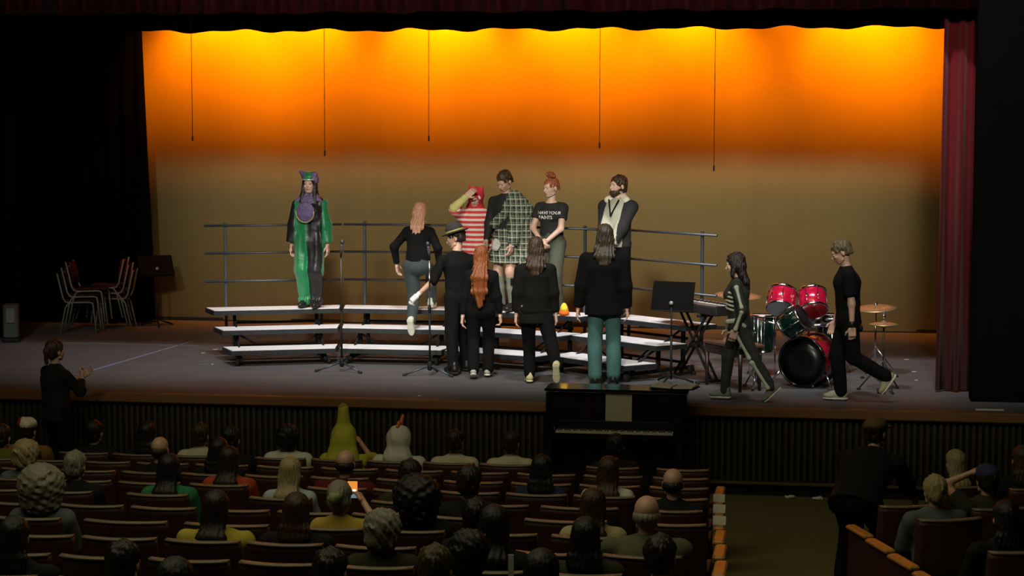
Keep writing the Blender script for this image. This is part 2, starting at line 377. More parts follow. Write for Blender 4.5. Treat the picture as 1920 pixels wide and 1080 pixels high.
p = fl(296, 612); h = at_y(288, 505, p[1])[2]-HS
music_stand(p, math.radians(30), h-0.04, 'black music stand by the stacked chairs', -0.75)

# ------------------------------------------------------------------ electric keyboard on a double X stand
c = fl(1304, 712); KA = math.atan2(-0.80, 0.60)+PI
t = empty('keyboard_stand', c, KA, 'black double braced X stand under the electric keyboard', 'keyboard stand')
zt = 0.80
for k, y in enumerate((-0.04, 0.04)):
    for s in (-1, 1):
        MB().tube([(s*0.36, y+s*.02, 0.035), (-s*0.30, y+s*.02, zt-0.03)], 0.0155, 8).build('leg', M_BLACKMETAL, t)
for s in (-1, 1):
    f = MB().tube([(s*0.36, -0.21, 0.03), (s*0.36, 0.21, 0.03)], 0.015, 8).build('foot_bar', M_BLACKMETAL, t)
    for y in (-.21, .21): MB().tube([(s*.36, y-.02, 0.022), (s*.36, y+.02, 0.022)], 0.022, 8).build('rubber_foot', M_RUBBER, f)
    MB().tube([(s*0.30, -0.18, zt-0.02), (s*0.30, 0.18, zt-0.02)], 0.016, 8).build('support_bar', M_BLACKMETAL, t)
MB().lathe([(0.03, -.06), (0.04, -.05), (0.04, .05), (0.03, .06)], 14, Matrix.Translation((0.02, 0, 0.41)) @ Matrix.Rotation(PI/2, 4, 'X')).build('locking_hub', M_BLACKMETAL, t)
k = empty('electric_keyboard', c+np.array([0, 0, zt]), KA, 'long dark electric keyboard on a crossed stand', 'keyboard')
m_kb = mat('keyboard_case', (0.012, 0.013, 0.014), 0.5)
MB().box((0, 0, 0.055), (1.32, 0.34, 0.10), bev=0.012).build('case', m_kb, k)
MB().box((0, 0.085, 0.108), (1.24, 0.13, 0.006), bev=0.002).build('control_panel', mat('panel_grey', (0.10, 0.10, 0.11), 0.5), k)
MB().box((0.05, 0.09, 0.114), (0.14, 0.05, 0.006), bev=0.002).build('display', mat('lcd', (0.15, 0.2, 0.18), 0.2), k)
b = MB(); [b.box((-0.60+0.0235*(i+.5), -0.085, 0.110), (0.0222, 0.145, 0.012), bev=0.002) for i in range(51)]
tag(b.build('white_keys', mat('key_white', (0.7, 0.7, 0.66), 0.35), k), kind='stuff')
b = MB(); [b.box((-0.60+0.0235*(i+1), -0.06, 0.119), (0.012, 0.09, 0.012), bev=0.002) for i in range(50) if i % 7 not in (2, 6)]
tag(b.build('black_keys', mat('key_black', (0.01, 0.01, 0.01), 0.35), k), kind='stuff')
for s in (-1, 1): MB().box((s*0.655, 0, 0.065), (0.02, 0.34, 0.11), bev=0.006).build('end_cheek', m_kb, k)
# bench
c = fl(1374, 727)
t = empty('keyboard_bench', c, KA, 'dark wooden bench behind the skeleton suit person', 'bench')
m_bw = mat('bench_wood', (0.03, 0.016, 0.010), 0.4, var=0.3)
MB().box((0, 0, 0.50), (0.74, 0.34, 0.045), bev=0.012).build('seat', mat('bench_top', (0.10, 0.05, 0.03), 0.5), t)
MB().box((0, 0, 0.43), (0.70, 0.30, 0.10), bev=0.006).build('apron', m_bw, t)
for x in (-.33, .33):
    for y in (-.13, .13): MB().tube([(x, y, 0), (x, y, 0.42)], [0.018, 0.027], 8).build('leg', m_bw, t)

# ------------------------------------------------------------------ upright piano at the foot of the stage
yf = -0.62
xl, xr = at_y(1021, 735, yf+0.1)[0], at_y(1287, 742, yf+0.1)[0]; PX = (xl+xr)/2; PW = xr-xl; PH = 1.17
t = empty('upright_piano', (PX, yf+0.30, 0), 0, 'black glossy upright piano with open keys before the stage', 'piano')
MB().box((0, 0.12, PH/2-.02), (PW-.06, 0.32, PH-0.06), bev=0.006).build('case', M_GLOSSBLACK, t)
for s in (-1, 1): MB().box((s*(PW/2-.02), 0.09, PH/2-.02), (0.04, 0.40, PH-0.04), bev=0.006).build('side_panel', M_GLOSSBLACK, t)
MB().box((0, 0.09, PH-0.015), (PW+.03, 0.44, 0.03), bev=0.01).build('lid', M_GLOSSBLACK, t)
MB().box((0, -0.05, 0.955), (PW-.09, 0.03, 0.34), Matrix.Rotation(-0.10, 3, 'X'), 0.006).build('upper_panel', M_GLOSSBLACK, t)
MB().box((0, -0.10, 0.835), (PW-.3, 0.05, 0.014), bev=0.004).build('music_ledge', M_GLOSSBLACK, t)
MB().box((0, -0.17, 0.70), (PW-.02, 0.34, 0.05), bev=0.01).build('key_bed', M_GLOSSBLACK, t)
MB().box((0, -0.335, 0.715), (PW-.05, 0.025, 0.05), bev=0.008).build('key_slip', M_GLOSSBLACK, t)
for s in (-1, 1):
    MB().box((s*(PW/2-.07), -0.20, 0.76), (0.10, 0.27, 0.07), bev=0.012).build('cheek_block', M_GLOSSBLACK, t)
    MB().tube([(s*(PW/2-.06), -0.29, 0.0), (s*(PW/2-.06), -0.29, 0.10), (s*(PW/2-.06), -0.29, 0.66), (s*(PW/2-.06), -0.29, 0.69)], [0.03, 0.024, 0.034, 0.04], 10).build('leg', M_GLOSSBLACK, t)
MB().box((0, -0.085, 0.40), (PW-.1, 0.02, 0.54), bev=0.006).build('lower_panel', M_GLOSSBLACK, t)
for x in (-.12, 0, .12): MB().box((x, -0.16, 0.09), (0.035, 0.16, 0.014), bev=0.005).build('pedal', mat('brass', (0.6, 0.42, 0.15), 0.25, 1.0), t)
n = 52; kw = (PW-.26)/n
b = MB(); [b.box((-(PW-.26)/2+kw*(i+.5), -0.245, 0.745), (kw-.0012, 0.15, 0.022), bev=0.002) for i in range(n)]
tag(b.build('white_keys', mat('ivory', (0.55, 0.53, 0.42), 0.35), t), kind='stuff')
b = MB(); [b.box((-(PW-.26)/2+kw*(i+1), -0.215, 0.760), (0.011, 0.09, 0.016), bev=0.002) for i in range(n-1) if i % 7 not in (2, 6)]
tag(b.build('black_keys', MATS['key_black'], t), kind='stuff')
MB().box((0, -0.155, 0.80), (PW-.26, 0.016, 0.07), Matrix.Rotation(-0.25, 3, 'X'), 0.003).build('fallboard', M_GLOSSBLACK, t)
px0 = at_y(1160, 765, yf+.2)[0]
o = MB().box((px0, yf+0.204, .985), (0.275, 0.003, 0.305), Matrix.Rotation(-0.12, 3, 'X')).build('sheet_music', mat('sheet_cream', (0.42, 0.40, 0.27), 0.8, var=0.04)); tag(o, 'cream sheet of music on the upright piano', 'sheet music')
t = empty('ring_binder', (at_y(1266, 716, yf+.42)[0], yf+0.40, PH+.001), -0.2, 'open black binder with white pages on the piano lid', 'binder')
for s in (-1, 1):
    MB().box((s*.12, 0, .008), (0.235, 0.29, 0.008), bev=0.002).build('cover', M_BLACKCLOTH, t)
    MB().box((s*.115, 0, .022), (0.21, 0.27, 0.018), Matrix.Rotation(s*-0.05, 3, 'Y'), 0.002).build('page_block', M_PAPER, t)

# ------------------------------------------------------------------ drums
m_red = mat('drum_red', (0.55, 0.008, 0.05), 0.18, 0.25, coat=0.6, var=0.2)
m_green = mat('drum_green', (0.003, 0.018, 0.012), 0.2, 0.2, coat=0.6)
m_skin = mat('drum_head', (0.65, 0.42, 0.38), 0.45, var=0.04)
m_blackskin = mat('drum_head_black', (0.006, 0.006, 0.006), 0.35)
def drum(parent, name, c, axis, r, h, shell, head_top, head_bot, lugs=8):
    """axis points out of the top head, c is the drum's middle"""
    M = frame_to(axis, c)
    s = MB().lathe([(r*.97, -h/2), (r, -h/2+.004), (r, h/2-.004), (r*.97, h/2)], 32, M).build(name, shell, parent)
    for z, hm in ((h/2, head_top), (-h/2, head_bot)):
        q = M @ Matrix.Translation((0, 0, z))
        MB().lathe([(r*.93, -.008), (r*.985, -.003), (r*.985, .003), (r*.5, .005)], 32, q).build('drum_head', hm, s)
        MB().lathe([(r*.985, -.014), (r+.011, -.014), (r+.014, 0), (r+.010, .013), (r*.99, .013), (r*.985, -.013)], 32, q).build('hoop', M_CHROME, s)
    for i in range(lugs):
        a = 2*PI*i/lugs+.2; u = Vector((math.cos(a), math.sin(a), 0))
        MB().tube([M @ (u*(r+.012)+Vector((0, 0, -h/2))), M @ (u*(r+.012)+Vector((0, 0, h/2)))], 0.0035, 5).box(M @ (u*(r+.008)), (0.02, 0.02, 0.045), bev=0.004).build('lug', M_CHROME, s)
    return s
bx = fl(1503, 727); AX = Vector((-0.42, -0.90, 0)).normalized()      # the way the bass drum faces
t = empty('bass_drum', bx, 0, 'red bass drum with black head and two red toms mounted on it', 'drum')
BR = 0.275
s = MB().lathe([(BR*.97, -.19), (BR, -.186), (BR, .186), (BR*.97, .19)], 40, frame_to(AX, (0-AX.x*.19, -AX.y*.19, BR+.02))).build('shell', mat('bass_red', (0.28, 0.008, 0.02), 0.25, 0.1, coat=0.5), t)
for z, hm in ((0.0, m_blackskin), (-0.38, m_skin)):
    q = frame_to(AX, (AX.x*z, AX.y*z, BR+.02))
    MB().lathe([(BR*.96, -.006), (BR*.985, 0), (BR*.4, .006)], 40, q).build('drum_head', hm, s)
    MB().lathe([(BR*.985, -.022), (BR+.014, -.022), (BR+.018, 0), (BR+.012, .018), (BR*.97, .018), (BR*.97, -.02)], 40, q).build('hoop', M_GLOSSBLACK, s)
for i in range(8):
    a = 2*PI*i/8+.3; M = frame_to(AX, (-AX.x*.19, -AX.y*.19, BR+.02)); u = Vector((math.cos(a), math.sin(a), 0))
    MB().tube([M @ (u*(BR+.016)+Vector((0, 0, -.2))), M @ (u*(BR+.016)+Vector((0, 0, .2)))], 0.004, 5).box(M @ (u*(BR+.012)+Vector((0, 0, .08))), (.025, .025, .05), bev=.004).build('lug', M_CHROME, s)
side = Vector((0.90, -0.42, 0)).normalized()
for sg in (-1, 1):
    MB().tube([side*sg*BR*.9+Vector((0, 0, .22))-AX*.05, side*sg*(BR+.12)+AX*.04+Vector((0, 0, 0.012))], [0.012, 0.010], 8).build('spur', M_CHROME, t)
pole = -AX*.16
MB().tube([pole+Vector((0, 0, 2*BR)), pole+Vector((0, 0, 2*BR+.22))], 0.014, 10).build('tom_post', M_CHROME, t)
for px, py in ((1466, 563), (1524, 565)):
    y = bx[1]+0.06; c = at_y(px, py, y)-bx; c = Vector([float(v) for v in c])
    ax = Vector((0.10 if px < 1500 else -0.10, 0.60, 0.79)).normalized()
    tm = drum(t, 'rack_tom', c, ax, 0.155, 0.225, m_red, m_skin, m_skin)
    MB().tube([pole+Vector((0, 0, 2*BR+.2)), c+(pole+Vector((0, 0, 2*BR+.2))-c)*0.35], 0.010, 8).build('tom_arm', M_CHROME, tm)
# green tom leaning on a stand
def stand_tripod(t, top, spread=0.28, zc=0.34, rot=0.3, rad=0.011, m=M_CHROME, fz=0.012):
    MB().tube([(0, 0, 0.06), (0, 0, top)], rad, 10).build('stand_tube', m, t)
    for k in range(3):
        a = rot+2*PI*k/3; u = Vector((math.cos(a), math.sin(a), 0))
        l = MB().tube([Vector((0, 0, zc)), u*spread+Vector((0, 0, fz))], rad*.85, 8).tube([Vector((0, 0, .08)), u*spread*.52+Vector((0, 0, zc*.52))], rad*.6, 6).build('leg', m, t)
        MB().tube([u*(spread-.025)+Vector((0, 0, .02)), u*(spread+.015)+Vector((0, 0, .012))], 0.014, 8).build('rubber_foot', M_RUBBER, l)
y0 = bx[1]-0.12
g = at_y(1489, 606, bx[1]-.13); t = empty('tom_drum', (g[0]-.40, bx[1]-.16, HS), 0, 'dark green tom leaning over the bass drum', 'drum')
gy = bx[1]-0.24; g = at_y(1488, 604, gy); gl = Vector((g[0]-t.location.x, gy-t.location.y, g[2]-HS))
drum(t, 'shell', gl, Vector((0.78, -0.25, 0.55)).normalized(), 0.15, 0.24, m_green, m_blackskin, m_blackskin)
MB().tube([(0, 0, gl.z+.02), gl+Vector((-.13, .0, -.04))], .011, 8).build('arm', M_CHROME, t); stand_tripod(t, gl.z+.03, 0.2, 0.3)
def floor_tom(px, py, r, h, z, lab, name='floor_tom', col=m_green, top=None):
    c = fl(px, py); t = empty(name, c, 0, lab, 'drum')
    drum(t, 'shell', (0, 0, z), (0, 0.03, 1), r, h, col, top or m_skin, m_blackskin)
    for k in range(3):
        a = 2*PI*k/3+.5; u = Vector((math.cos(a), math.sin(a), 0))*(r+.02)
        l = MB().tube([u+Vector((0, 0, z+h*.3)), u+Vector((0, 0, .10)), u*1.12+Vector((0, 0, .012))], .008, 8).build('leg', M_CHROME, t)
        MB().tube([u*1.12+Vector((0, 0, .026)), u*1.14+Vector((0, 0, .008))], .014, 8).build('rubber_foot', M_RUBBER, l)
floor_tom(1428, 704, 0.15, 0.42, 0.50, 'dark green floor tom beside the skeleton suit person')
floor_tom(1560, 700, 0.19, 0.40, 0.46, 'dark green floor tom behind the man in a black T shirt')
c = fl(1533, 700); t = empty('snare_drum', c, 0, 'chrome snare drum on a low tripod between the toms', 'drum')
drum(t, 'shell', (0, 0, 0.64), (0, .12, 1), .17, .14, M_CHROME, m_skin, m_skin); stand_tripod(t, .57, .24)
m_cym = mat('cymbal_bronze', (0.40, 0.27, 0.14), 0.4, 0.6, var=0.15, vs=30)
def cymbal(t, z, r, tilt=(0, 0, 1)):
    M = frame_to(tilt, (0, 0, z)); MB().lathe([(.004, .028), (r*.14, .024), (r*.2, .010), (r*.6, .004), (r, -.012), (r, -.014), (r*.6, .001), (r*.2, .006), (r*.12, .018), (.004, .022)], 36, M).build('cymbal', m_cym, t)
c = fl(1655, 733); t = empty('hi_hat_stand', c, 0, 'hi hat cymbals on a tripod stand beside the red curtain', 'cymbal stand')
z = at_y(1655, 606, c[1])[2]-HS; cymbal(t, z, .165, (0, 0, 1)); cymbal(t, z-.03, .165, (0, 0, -1)); stand_tripod(t, z+.13, .27, .34, 0.9, .010, M_DARKSTEEL)
MB().box((-.02, -.12, .02), (.09, .24, .02), bev=.006).build('foot_pedal', M_BLACKMETAL, t)
MB().tube([(0, 0, z+.05), (0, 0, z+.06), (0, 0, z+.09), (0, 0, z+.10)], [.01, .02, .02, .01], 10).build('clutch', M_CHROME, t)
c = fl(1640, 706); t = empty('cymbal_stand', c, 0, 'shiny ride cymbal on a chrome stand behind the hi hat', 'cymbal stand')
z = at_y(1638, 576, c[1])[2]-HS; cymbal(t, z, .24, (-.05, -.1, 1)); stand_tripod(t, z+.06, .26, .36, 2.0)
MB().tube([(0, 0, z+.02), (0, 0, z+.03), (0, 0, z+.06)], [.02, .022, .008], 10).build('wing_nut', M_CHROME, t)
c = fl(1383, 688); t = empty('cymbal_stand', c, 0, 'crash cymbal on a stand behind the skeleton suit person', 'cymbal stand')
z = at_y(1383, 552, c[1])[2]-HS; cymbal(t, z, .28, (.06, -.08, 1)); stand_tripod(t, z+.06, .26, .36, 0.2)
# drum throne
c = fl(1590, 690); t = empty('drum_throne', c, 0, 'round black drum throne behind the kit', 'stool')
MB().lathe([(.10, .44), (.16, .45), (.175, .49), (.16, .53), (.05, .54)], 24).build('seat', M_BLACKCLOTH, t); stand_tripod(t, .45, .24)

# ------------------------------------------------------------------ stacked chairs in the wing
m_maroon = mat('maroon_plastic', (0.055, 0.010, 0.009), 0.6, spec=0.2); m_tube = mat('chair_tube', (0.17, 0.16, 0.13), 0.6, 0.0)
def make_chair():
    t = empty('stacking_chair')
    def shell(name, prof, wdt, lift):
        V = []; F = []; n = 8
        for sd in (0, 1):
            for (y, z, ny, nz) in prof:
                for i in range(n+1):
                    u = i/n*2-1; k = lift*(u*u); V.append((u*wdt*(1-.06*abs(u)**6), y+ny*(k+sd*.012), z+nz*(k+sd*.012)))
        W = n+1; m_ = len(prof); N = W*m_
        for j in range(m_-1):
            for i in range(n): a = j*W+i; F += [(a, a+1, a+W+1, a+W), (N+a, N+a+W, N+a+W+1, N+a+1)]
        for i in range(n): F += [(i, N+i, N+i+1, i+1), ((m_-1)*W+i, (m_-1)*W+i+1, N+(m_-1)*W+i+1, N+(m_-1)*W+i)]
        for j in range(m_-1): a = j*W; F += [(a, a+W, N+a+W, N+a), (a+n, N+a+n, N+a+W+n, a+W+n)]
        me = np_mesh(name, V, F); me.materials.append(m_maroon); return link(bpy.data.objects.new(name, me), t)
    shell('seat', [(-.21, .435, 0, 1), (-.17, .45, 0, 1), (0, .44, 0, 1), (.16, .435, 0, 1), (.20, .45, -.3, 1)], .182, .012)
    shell('backrest', [(.235, .56, -1, 0), (.25, .66, -1, 0), (.272, .76, -1, 0), (.29, .83, -1, 0)], .18, .02)
    for s in (-1, 1):
        x = s*.205
        MB().tube([(x, -.24, 0.0), (x, -.20, .38), (x, -.19, .425), (x, -.15, .437), (x, .12, .43), (x, .19, .44), (x, .225, .50), (x, .30, .84)], .0125, 8).build('side_tube', m_tube, t)
        MB().tube([(x, .27, 0.0), (x, .19, .36), (x, .15, .42), (x, .10, .428)], .0125, 8).build('rear_leg', m_tube, t)
    MB().tube([(-.205, .10, .425), (.205, .10, .425)], .010, 6).build('cross_bar', m_tube, t)
    return t
ch = make_chair(); first = True
for px, py, rz, n, lab, gx in ((156, 622, math.radians(97), 3, 'farther from the music stand', -0.05), (216, 614, math.radians(-80), 3, 'nearer the music stand', 0.05)):
    base = fl(px, py)
    for k in range(n):
        o = ch if first else copy_tree(ch); first = False
        o.rotation_euler = (0, 0, rz); f = Vector((math.sin(rz), -math.cos(rz), 0))
        o.location = Vector([float(v) for v in base])+f*(0.062*k)+Vector((0, 0, 0.080*k))
        tag(o, 'maroon stacking chair, %s of the stack %s' % (('bottom one', 'middle one', 'top one')[k], lab), 'chair', 'stacked chairs in the wing')

# ------------------------------------------------------------------ small things on the stage
p = fl(22, 640); t = empty('stage_box', p, 0.3, 'dim grey equipment box beside the black side curtain', 'box')
MB().box((0, 0, .28), (.20, .24, .46), bev=.02).build('body', mat('box_grey', (0.05, 0.055, 0.05), 0.7), t)
MB().box((.0, -.125, .36), (.12, .02, .2), bev=.01).build('front_panel', mat('box_pale', (0.12, 0.14, 0.12), 0.6), t)
MB().box((0, 0, .025), (.24, .28, .05), bev=.01).build('base', M_BLACKMETAL, t)
def strip(name, a, b_, wdt, m, lab, cat='tape', group=None):
    a, b_ = Vector([float(v) for v in a]), Vector([float(v) for v in b_]); d = (b_-a); n = Vector((-d.y, d.x, 0)).normalized()*wdt/2
    V = [a-n, b_-n, b_+n, a+n]; b = MB().prism([(v.x, v.y) for v in V], HS+.0005, HS+.0025)
    tag(b.build(name, m), lab, cat, group)
m_blue = mat('blue_tape', (0.20, 0.23, 0.42), 0.6); m_wt = mat('white_tape', (0.55, 0.55, 0.55), 0.6); m_gt = mat('grey_tape', (0.17, 0.17, 0.175), 0.6)
strip('floor_tape', fl(148, 702), fl(360, 640), .035, m_blue, 'long blue tape line slanting over the stage floor')
strip('floor_tape', fl(100, 642), fl(372, 648), .04, m_gt, 'faint pale tape line crossing the blue tape line')
strip('floor_tape', fl(1829, 768), fl(1882, 769), .10, m_wt, 'short wide white tape strip at the stage edge')
strip('floor_tape', fl(372, 683), fl(390, 682.5), .025, m_gt, 'short grey tape mark on the floor before the riser')
for q, (px, py, l) in enumerate(((300, 657, 5), (398, 683, 4), (381, 662, 7), (404, 655, 9), (1714, 697, 8), (1718, 713, 6), (1700, 674, 9), (786, 742, 5))):
    nm = ('on the blue tape line', 'before the riser corner', 'near the end of the lowest riser tread', 'under the riser corner', 'near the red curtain, the one nearer the drums', 'near the red curtain, nearer the stage edge', 'near the red curtain, farthest upstage', 'at the stage edge behind the audience')[q]
    strip('tape_mark', fl(px-l/2, py), fl(px+l/2, py), .05, m_wt, 'tiny white tape mark '+nm, 'tape', 'small white tape marks')
# candy corn coloured plush on the top riser tread
c, A = on_riser(1057, 2, .045); t = empty('plush_toy', c+np.array([0, 0, .002]), 0, 'small yellow and orange cone shaped plush on the riser', 'plush toy')
MB().lathe([(.03, 0), (.062, .008), (.066, .03), (.056, .055)], 18).build('orange_base', mat('plush_orange', (0.75, 0.14, 0.01), 0.9), t)
MB().lathe([(.056, .055), (.045, .10), (.028, .135), (.010, .15), (.002, .152)], 18).build('yellow_top', mat('plush_yellow', (0.85, 0.62, 0.05), 0.9), t)

# ------------------------------------------------------------------ people: signed distance fields turned into one skin
def V3(*a): return np.array(a, float)
def nrm(v): return v/(np.linalg.norm(v)+1e-12)
def capsule(a, b, ra, rb): return ('c', np.asarray(a, float), np.asarray(b, float), ra, rb)
def ell(c, r, R=None): return ('e', np.asarray(c, float), np.asarray(r, float), R)
def rbox(c, hlf, R=None, rd=0.01): return ('b', np.asarray(c, float), np.asarray(hlf, float), R, rd)
def tcone(a, b, r0, r1, u=(1, 0, 0)):
    a, b, u = np.asarray(a, float), np.asarray(b, float), np.asarray(u, float); ax = nrm(b-a); u = nrm(u-ax*(u@ax)); return ('t', a, b, r0, r1, u, np.cross(ax, u), ax)
def prim_box(p):
    k = p[0]
    if k == 'c': r = max(p[3], p[4]); return np.minimum(p[1], p[2])-r, np.maximum(p[1], p[2])+r
    if k == 'e': r = max(p[2]); return p[1]-(r if p[3] is not None else p[2]), p[1]+(r if p[3] is not None else p[2])
    if k == 'b': r = np.linalg.norm(p[2])+p[4] if p[3] is not None else p[2]+p[4]; return p[1]-r, p[1]+r
    if k == 't': r = max(*p[3], *p[4]); return np.minimum(p[1], p[2])-r, np.maximum(p[1], p[2])+r
def prim_d(p, X, Y, Z):
    k = p[0]
    if k == 'c':
        a, b, ra, rb = p[1:]; ba = b-a; L = ba@ba+1e-9
        x, y, z = X-a[0], Y-a[1], Z-a[2]; t = np.clip((x*ba[0]+y*ba[1]+z*ba[2])/L, 0, 1)
        return np.sqrt((x-t*ba[0])**2+(y-t*ba[1])**2+(z-t*ba[2])**2)-(ra+(rb-ra)*t)
    if k == 't':
        a, b, r0, r1, u, v, ax = p[1:]; L = np.linalg.norm(b-a)+1e-9
        x, y, z = X-a[0], Y-a[1], Z-a[2]; s = x*ax[0]+y*ax[1]+z*ax[2]; t = np.clip(s/L, 0, 1)
        rx = r0[0]+(r1[0]-r0[0])*t; ry = r0[1]+(r1[1]-r0[1])*t; mn = np.minimum(rx, ry)
        qu = x*u[0]+y*u[1]+z*u[2]; qv = x*v[0]+y*v[1]+z*v[2]; qw = s-t*L
        return (np.sqrt((qu/rx)**2+(qv/ry)**2+(qw/mn)**2)-1)*mn
    c = p[1]; x, y, z = X-c[0], Y-c[1], Z-c[2]; R = p[3]
    if R is not None:
        R = np.asarray(R); x, y, z = (R[0, 0]*x+R[1, 0]*y+R[2, 0]*z, R[0, 1]*x+R[1, 1]*y+R[2, 1]*z, R[0, 2]*x+R[1, 2]*y+R[2, 2]*z)
    if k == 'e':
        r = p[2]; k0 = np.sqrt((x/r[0])**2+(y/r[1])**2+(z/r[2])**2); k1 = np.sqrt((x/r[0]**2)**2+(y/r[1]**2)**2+(z/r[2]**2)**2)+1e-9
        return np.where(k0 < 1e-3, -min(r), k0*(k0-1)/k1)
    if k == 'b':
        h, rd = p[2], p[4]; qx, qy, qz = np.abs(x)-h[0], np.abs(y)-h[1], np.abs(z)-h[2]
        return np.sqrt(np.maximum(qx, 0)**2+np.maximum(qy, 0)**2+np.maximum(qz, 0)**2)+np.minimum(np.maximum(qx, np.maximum(qy, qz)), 0)-rd
CORN = [(i, j, k) for i in (0, 1) for j in (0, 1) for k in (0, 1)]
EDGES = [(a, b) for a in range(8) for b in range(a+1, 8) if sum(abs(CORN[a][q]-CORN[b][q]) for q in range(3)) == 1]
def surface(prims, h, k=0.02, sub=(), clip=(), disp=None, extra=(), xsub=()):
    """smooth union of prims, minus sub, inside the half spaces clip [(point, outward normal)], as quads"""
    al = list(prims)+list(extra); lo = np.min([prim_box(p)[0] for p in al], 0)-3*h-k-.01; hi = np.max([prim_box(p)[1] for p in al], 0)+3*h+k+.01
    n = np.ceil((hi-lo)/h).astype(int)+1
    ax = [(lo[i]+h*np.arange(n[i])).astype(np.float32) for i in range(3)]
    D = np.full(n, 0.5, np.float32)
    def region(p, m):
        a, b = prim_box(p); i0 = np.maximum(0, np.floor((a-m-lo)/h).astype(int)); i1 = np.minimum(n, np.ceil((b+m-lo)/h).astype(int)+1)
        sl = tuple(slice(i0[q], i1[q]) for q in range(3)); return sl, ax[0][sl[0]][:, None, None], ax[1][sl[1]][None, :, None], ax[2][sl[2]][None, None, :]
    def smin(o, d):
        if k <= 0: return np.minimum(o, d)
        hh = np.clip(0.5+0.5*(o-d)/k, 0, 1); return o+(d-o)*hh-k*hh*(1-hh)
    def union(D, ps):
        for p in ps: sl, X, Y, Z = region(p, 3*h+k); D[sl] = smin(D[sl], prim_d(p, X, Y, Z).astype(np.float32))
        return D
    union(D, prims)
    X, Y, Z = ax[0][:, None, None], ax[1][None, :, None], ax[2][None, None, :]
    if disp is not None: D = D+disp(X, Y, Z).astype(np.float32)
    for p in sub:
        sl, x, y, z = region(p, 3*h); D[sl] = np.maximum(D[sl], -prim_d(p, x, y, z))
    for q, nv in clip: D = np.maximum(D, ((X-q[0])*nv[0]+(Y-q[1])*nv[1]+(Z-q[2])*nv[2]).astype(np.float32))
    if extra:
        E = union(np.full(n, 0.5, np.float32), extra)
        if disp is not None: E = E+disp(X, Y, Z).astype(np.float32)
        for p in xsub: sl, x, y, z = region(p, 3*h); E[sl] = np.maximum(E[sl], -prim_d(p, x, y, z))
        D = smin(D, E)
    D[0] = D[-1] = 1; D[:, 0] = D[:, -1] = 1; D[:, :, 0] = D[:, :, -1] = 1
    S = D < 0
    cn = np.zeros(n-1, np.int8)
    for i, j, q in CORN: cn += S[i:n[0]-1+i, j:n[1]-1+j, q:n[2]-1+q]
    I = np.argwhere((cn > 0) & (cn < 8)); ids = np.full(n-1, -1, np.int32); ids[I[:, 0], I[:, 1], I[:, 2]] = np.arange(len(I))
    cv = [D[I[:, 0]+c[0], I[:, 1]+c[1], I[:, 2]+c[2]] for c in CORN]
    P = np.zeros((len(I), 3)); N = np.zeros(len(I))
    for a, b in EDGES:
        va, vb = cv[a], cv[b]; m = (va < 0) != (vb < 0); t = va[m]/(va[m]-vb[m])
        ca, cb = np.array(CORN[a]), np.array(CORN[b]); P[m] += ca+t[:, None]*(cb-ca); N[m] += 1
    Vt = lo+h*(I+P/np.maximum(N, 1)[:, None])
    F = []
    for q in range(3):
        e = [slice(1, m-1) for m in n]; e0 = list(e); e1 = list(e); e0[q] = slice(0, n[q]-1); e1[q] = slice(1, n[q])
        a_, b_ = S[tuple(e0)], S[tuple(e1)]; J = np.argwhere(a_ != b_)
        if not len(J): continue
        flip = a_[J[:, 0], J[:, 1], J[:, 2]]
        off = np.ones(3, int); off[q] = 0; J = J+off
        u, v = (q+1) % 3, (q+2) % 3; du = np.zeros(3, int); du[u] = 1; dv = np.zeros(3, int); dv[v] = 1
        g = lambda K: ids[K[:, 0], K[:, 1], K[:, 2]]
        quad = np.stack([g(J-du-dv), g(J-dv), g(J), g(J-du)], 1); quad[~flip] = quad[~flip][:, ::-1]; F.append(quad)
    F = np.concatenate(F); F = F[(F >= 0).all(1)]
    return Vt, F
def folds(amp, seed=0, fr=22.0, vert=0.6):
    r = np.random.default_rng(seed); W = r.normal(size=(5, 3))*fr*np.array([1, 1, vert]); ph = r.uniform(0, 6.3, 5)
    def f(X, Y, Z):
        o = 0
        for w_, p_ in zip(W, ph): o = o+np.sin(w_[0]*X+w_[1]*Y+w_[2]*Z+p_)
        return amp*o/2.2
    return f
def strands(amp, cx=0, cy=0, n=26, seed=0):
    def f(X, Y, Z): a = np.arctan2(X-cx, Y-cy); return amp*(np.sin(n*a+9*np.sin(5*Z+seed))+.6*np.sin(n*2.3*a+14*Z+seed))
    return f
def sub_obj(parent, name, VF, m, slots=None, xf=None):
    Vt, F = VF
    if xf is not None: Vt = Vt @ np.asarray(xf[0]).T + np.asarray(xf[1])
    me = np_mesh(name, Vt, F); me.materials.append(m)
    if slots:
        cen = Vt[F].mean(1); idx = np.zeros(len(F), np.int32)
        for k, (mm, fn) in enumerate(slots): me.materials.append(mm); idx[fn(cen)] = k+1
        me.polygons.foreach_set('material_index', idx)
    return link(bpy.data.objects.new(name, me), parent)
def join(*parts):
    V, F, o = [], [], 0
    for v, f in parts: V.append(v); F.append(f+o); o += len(v)
    return np.concatenate(V), np.concatenate(F)

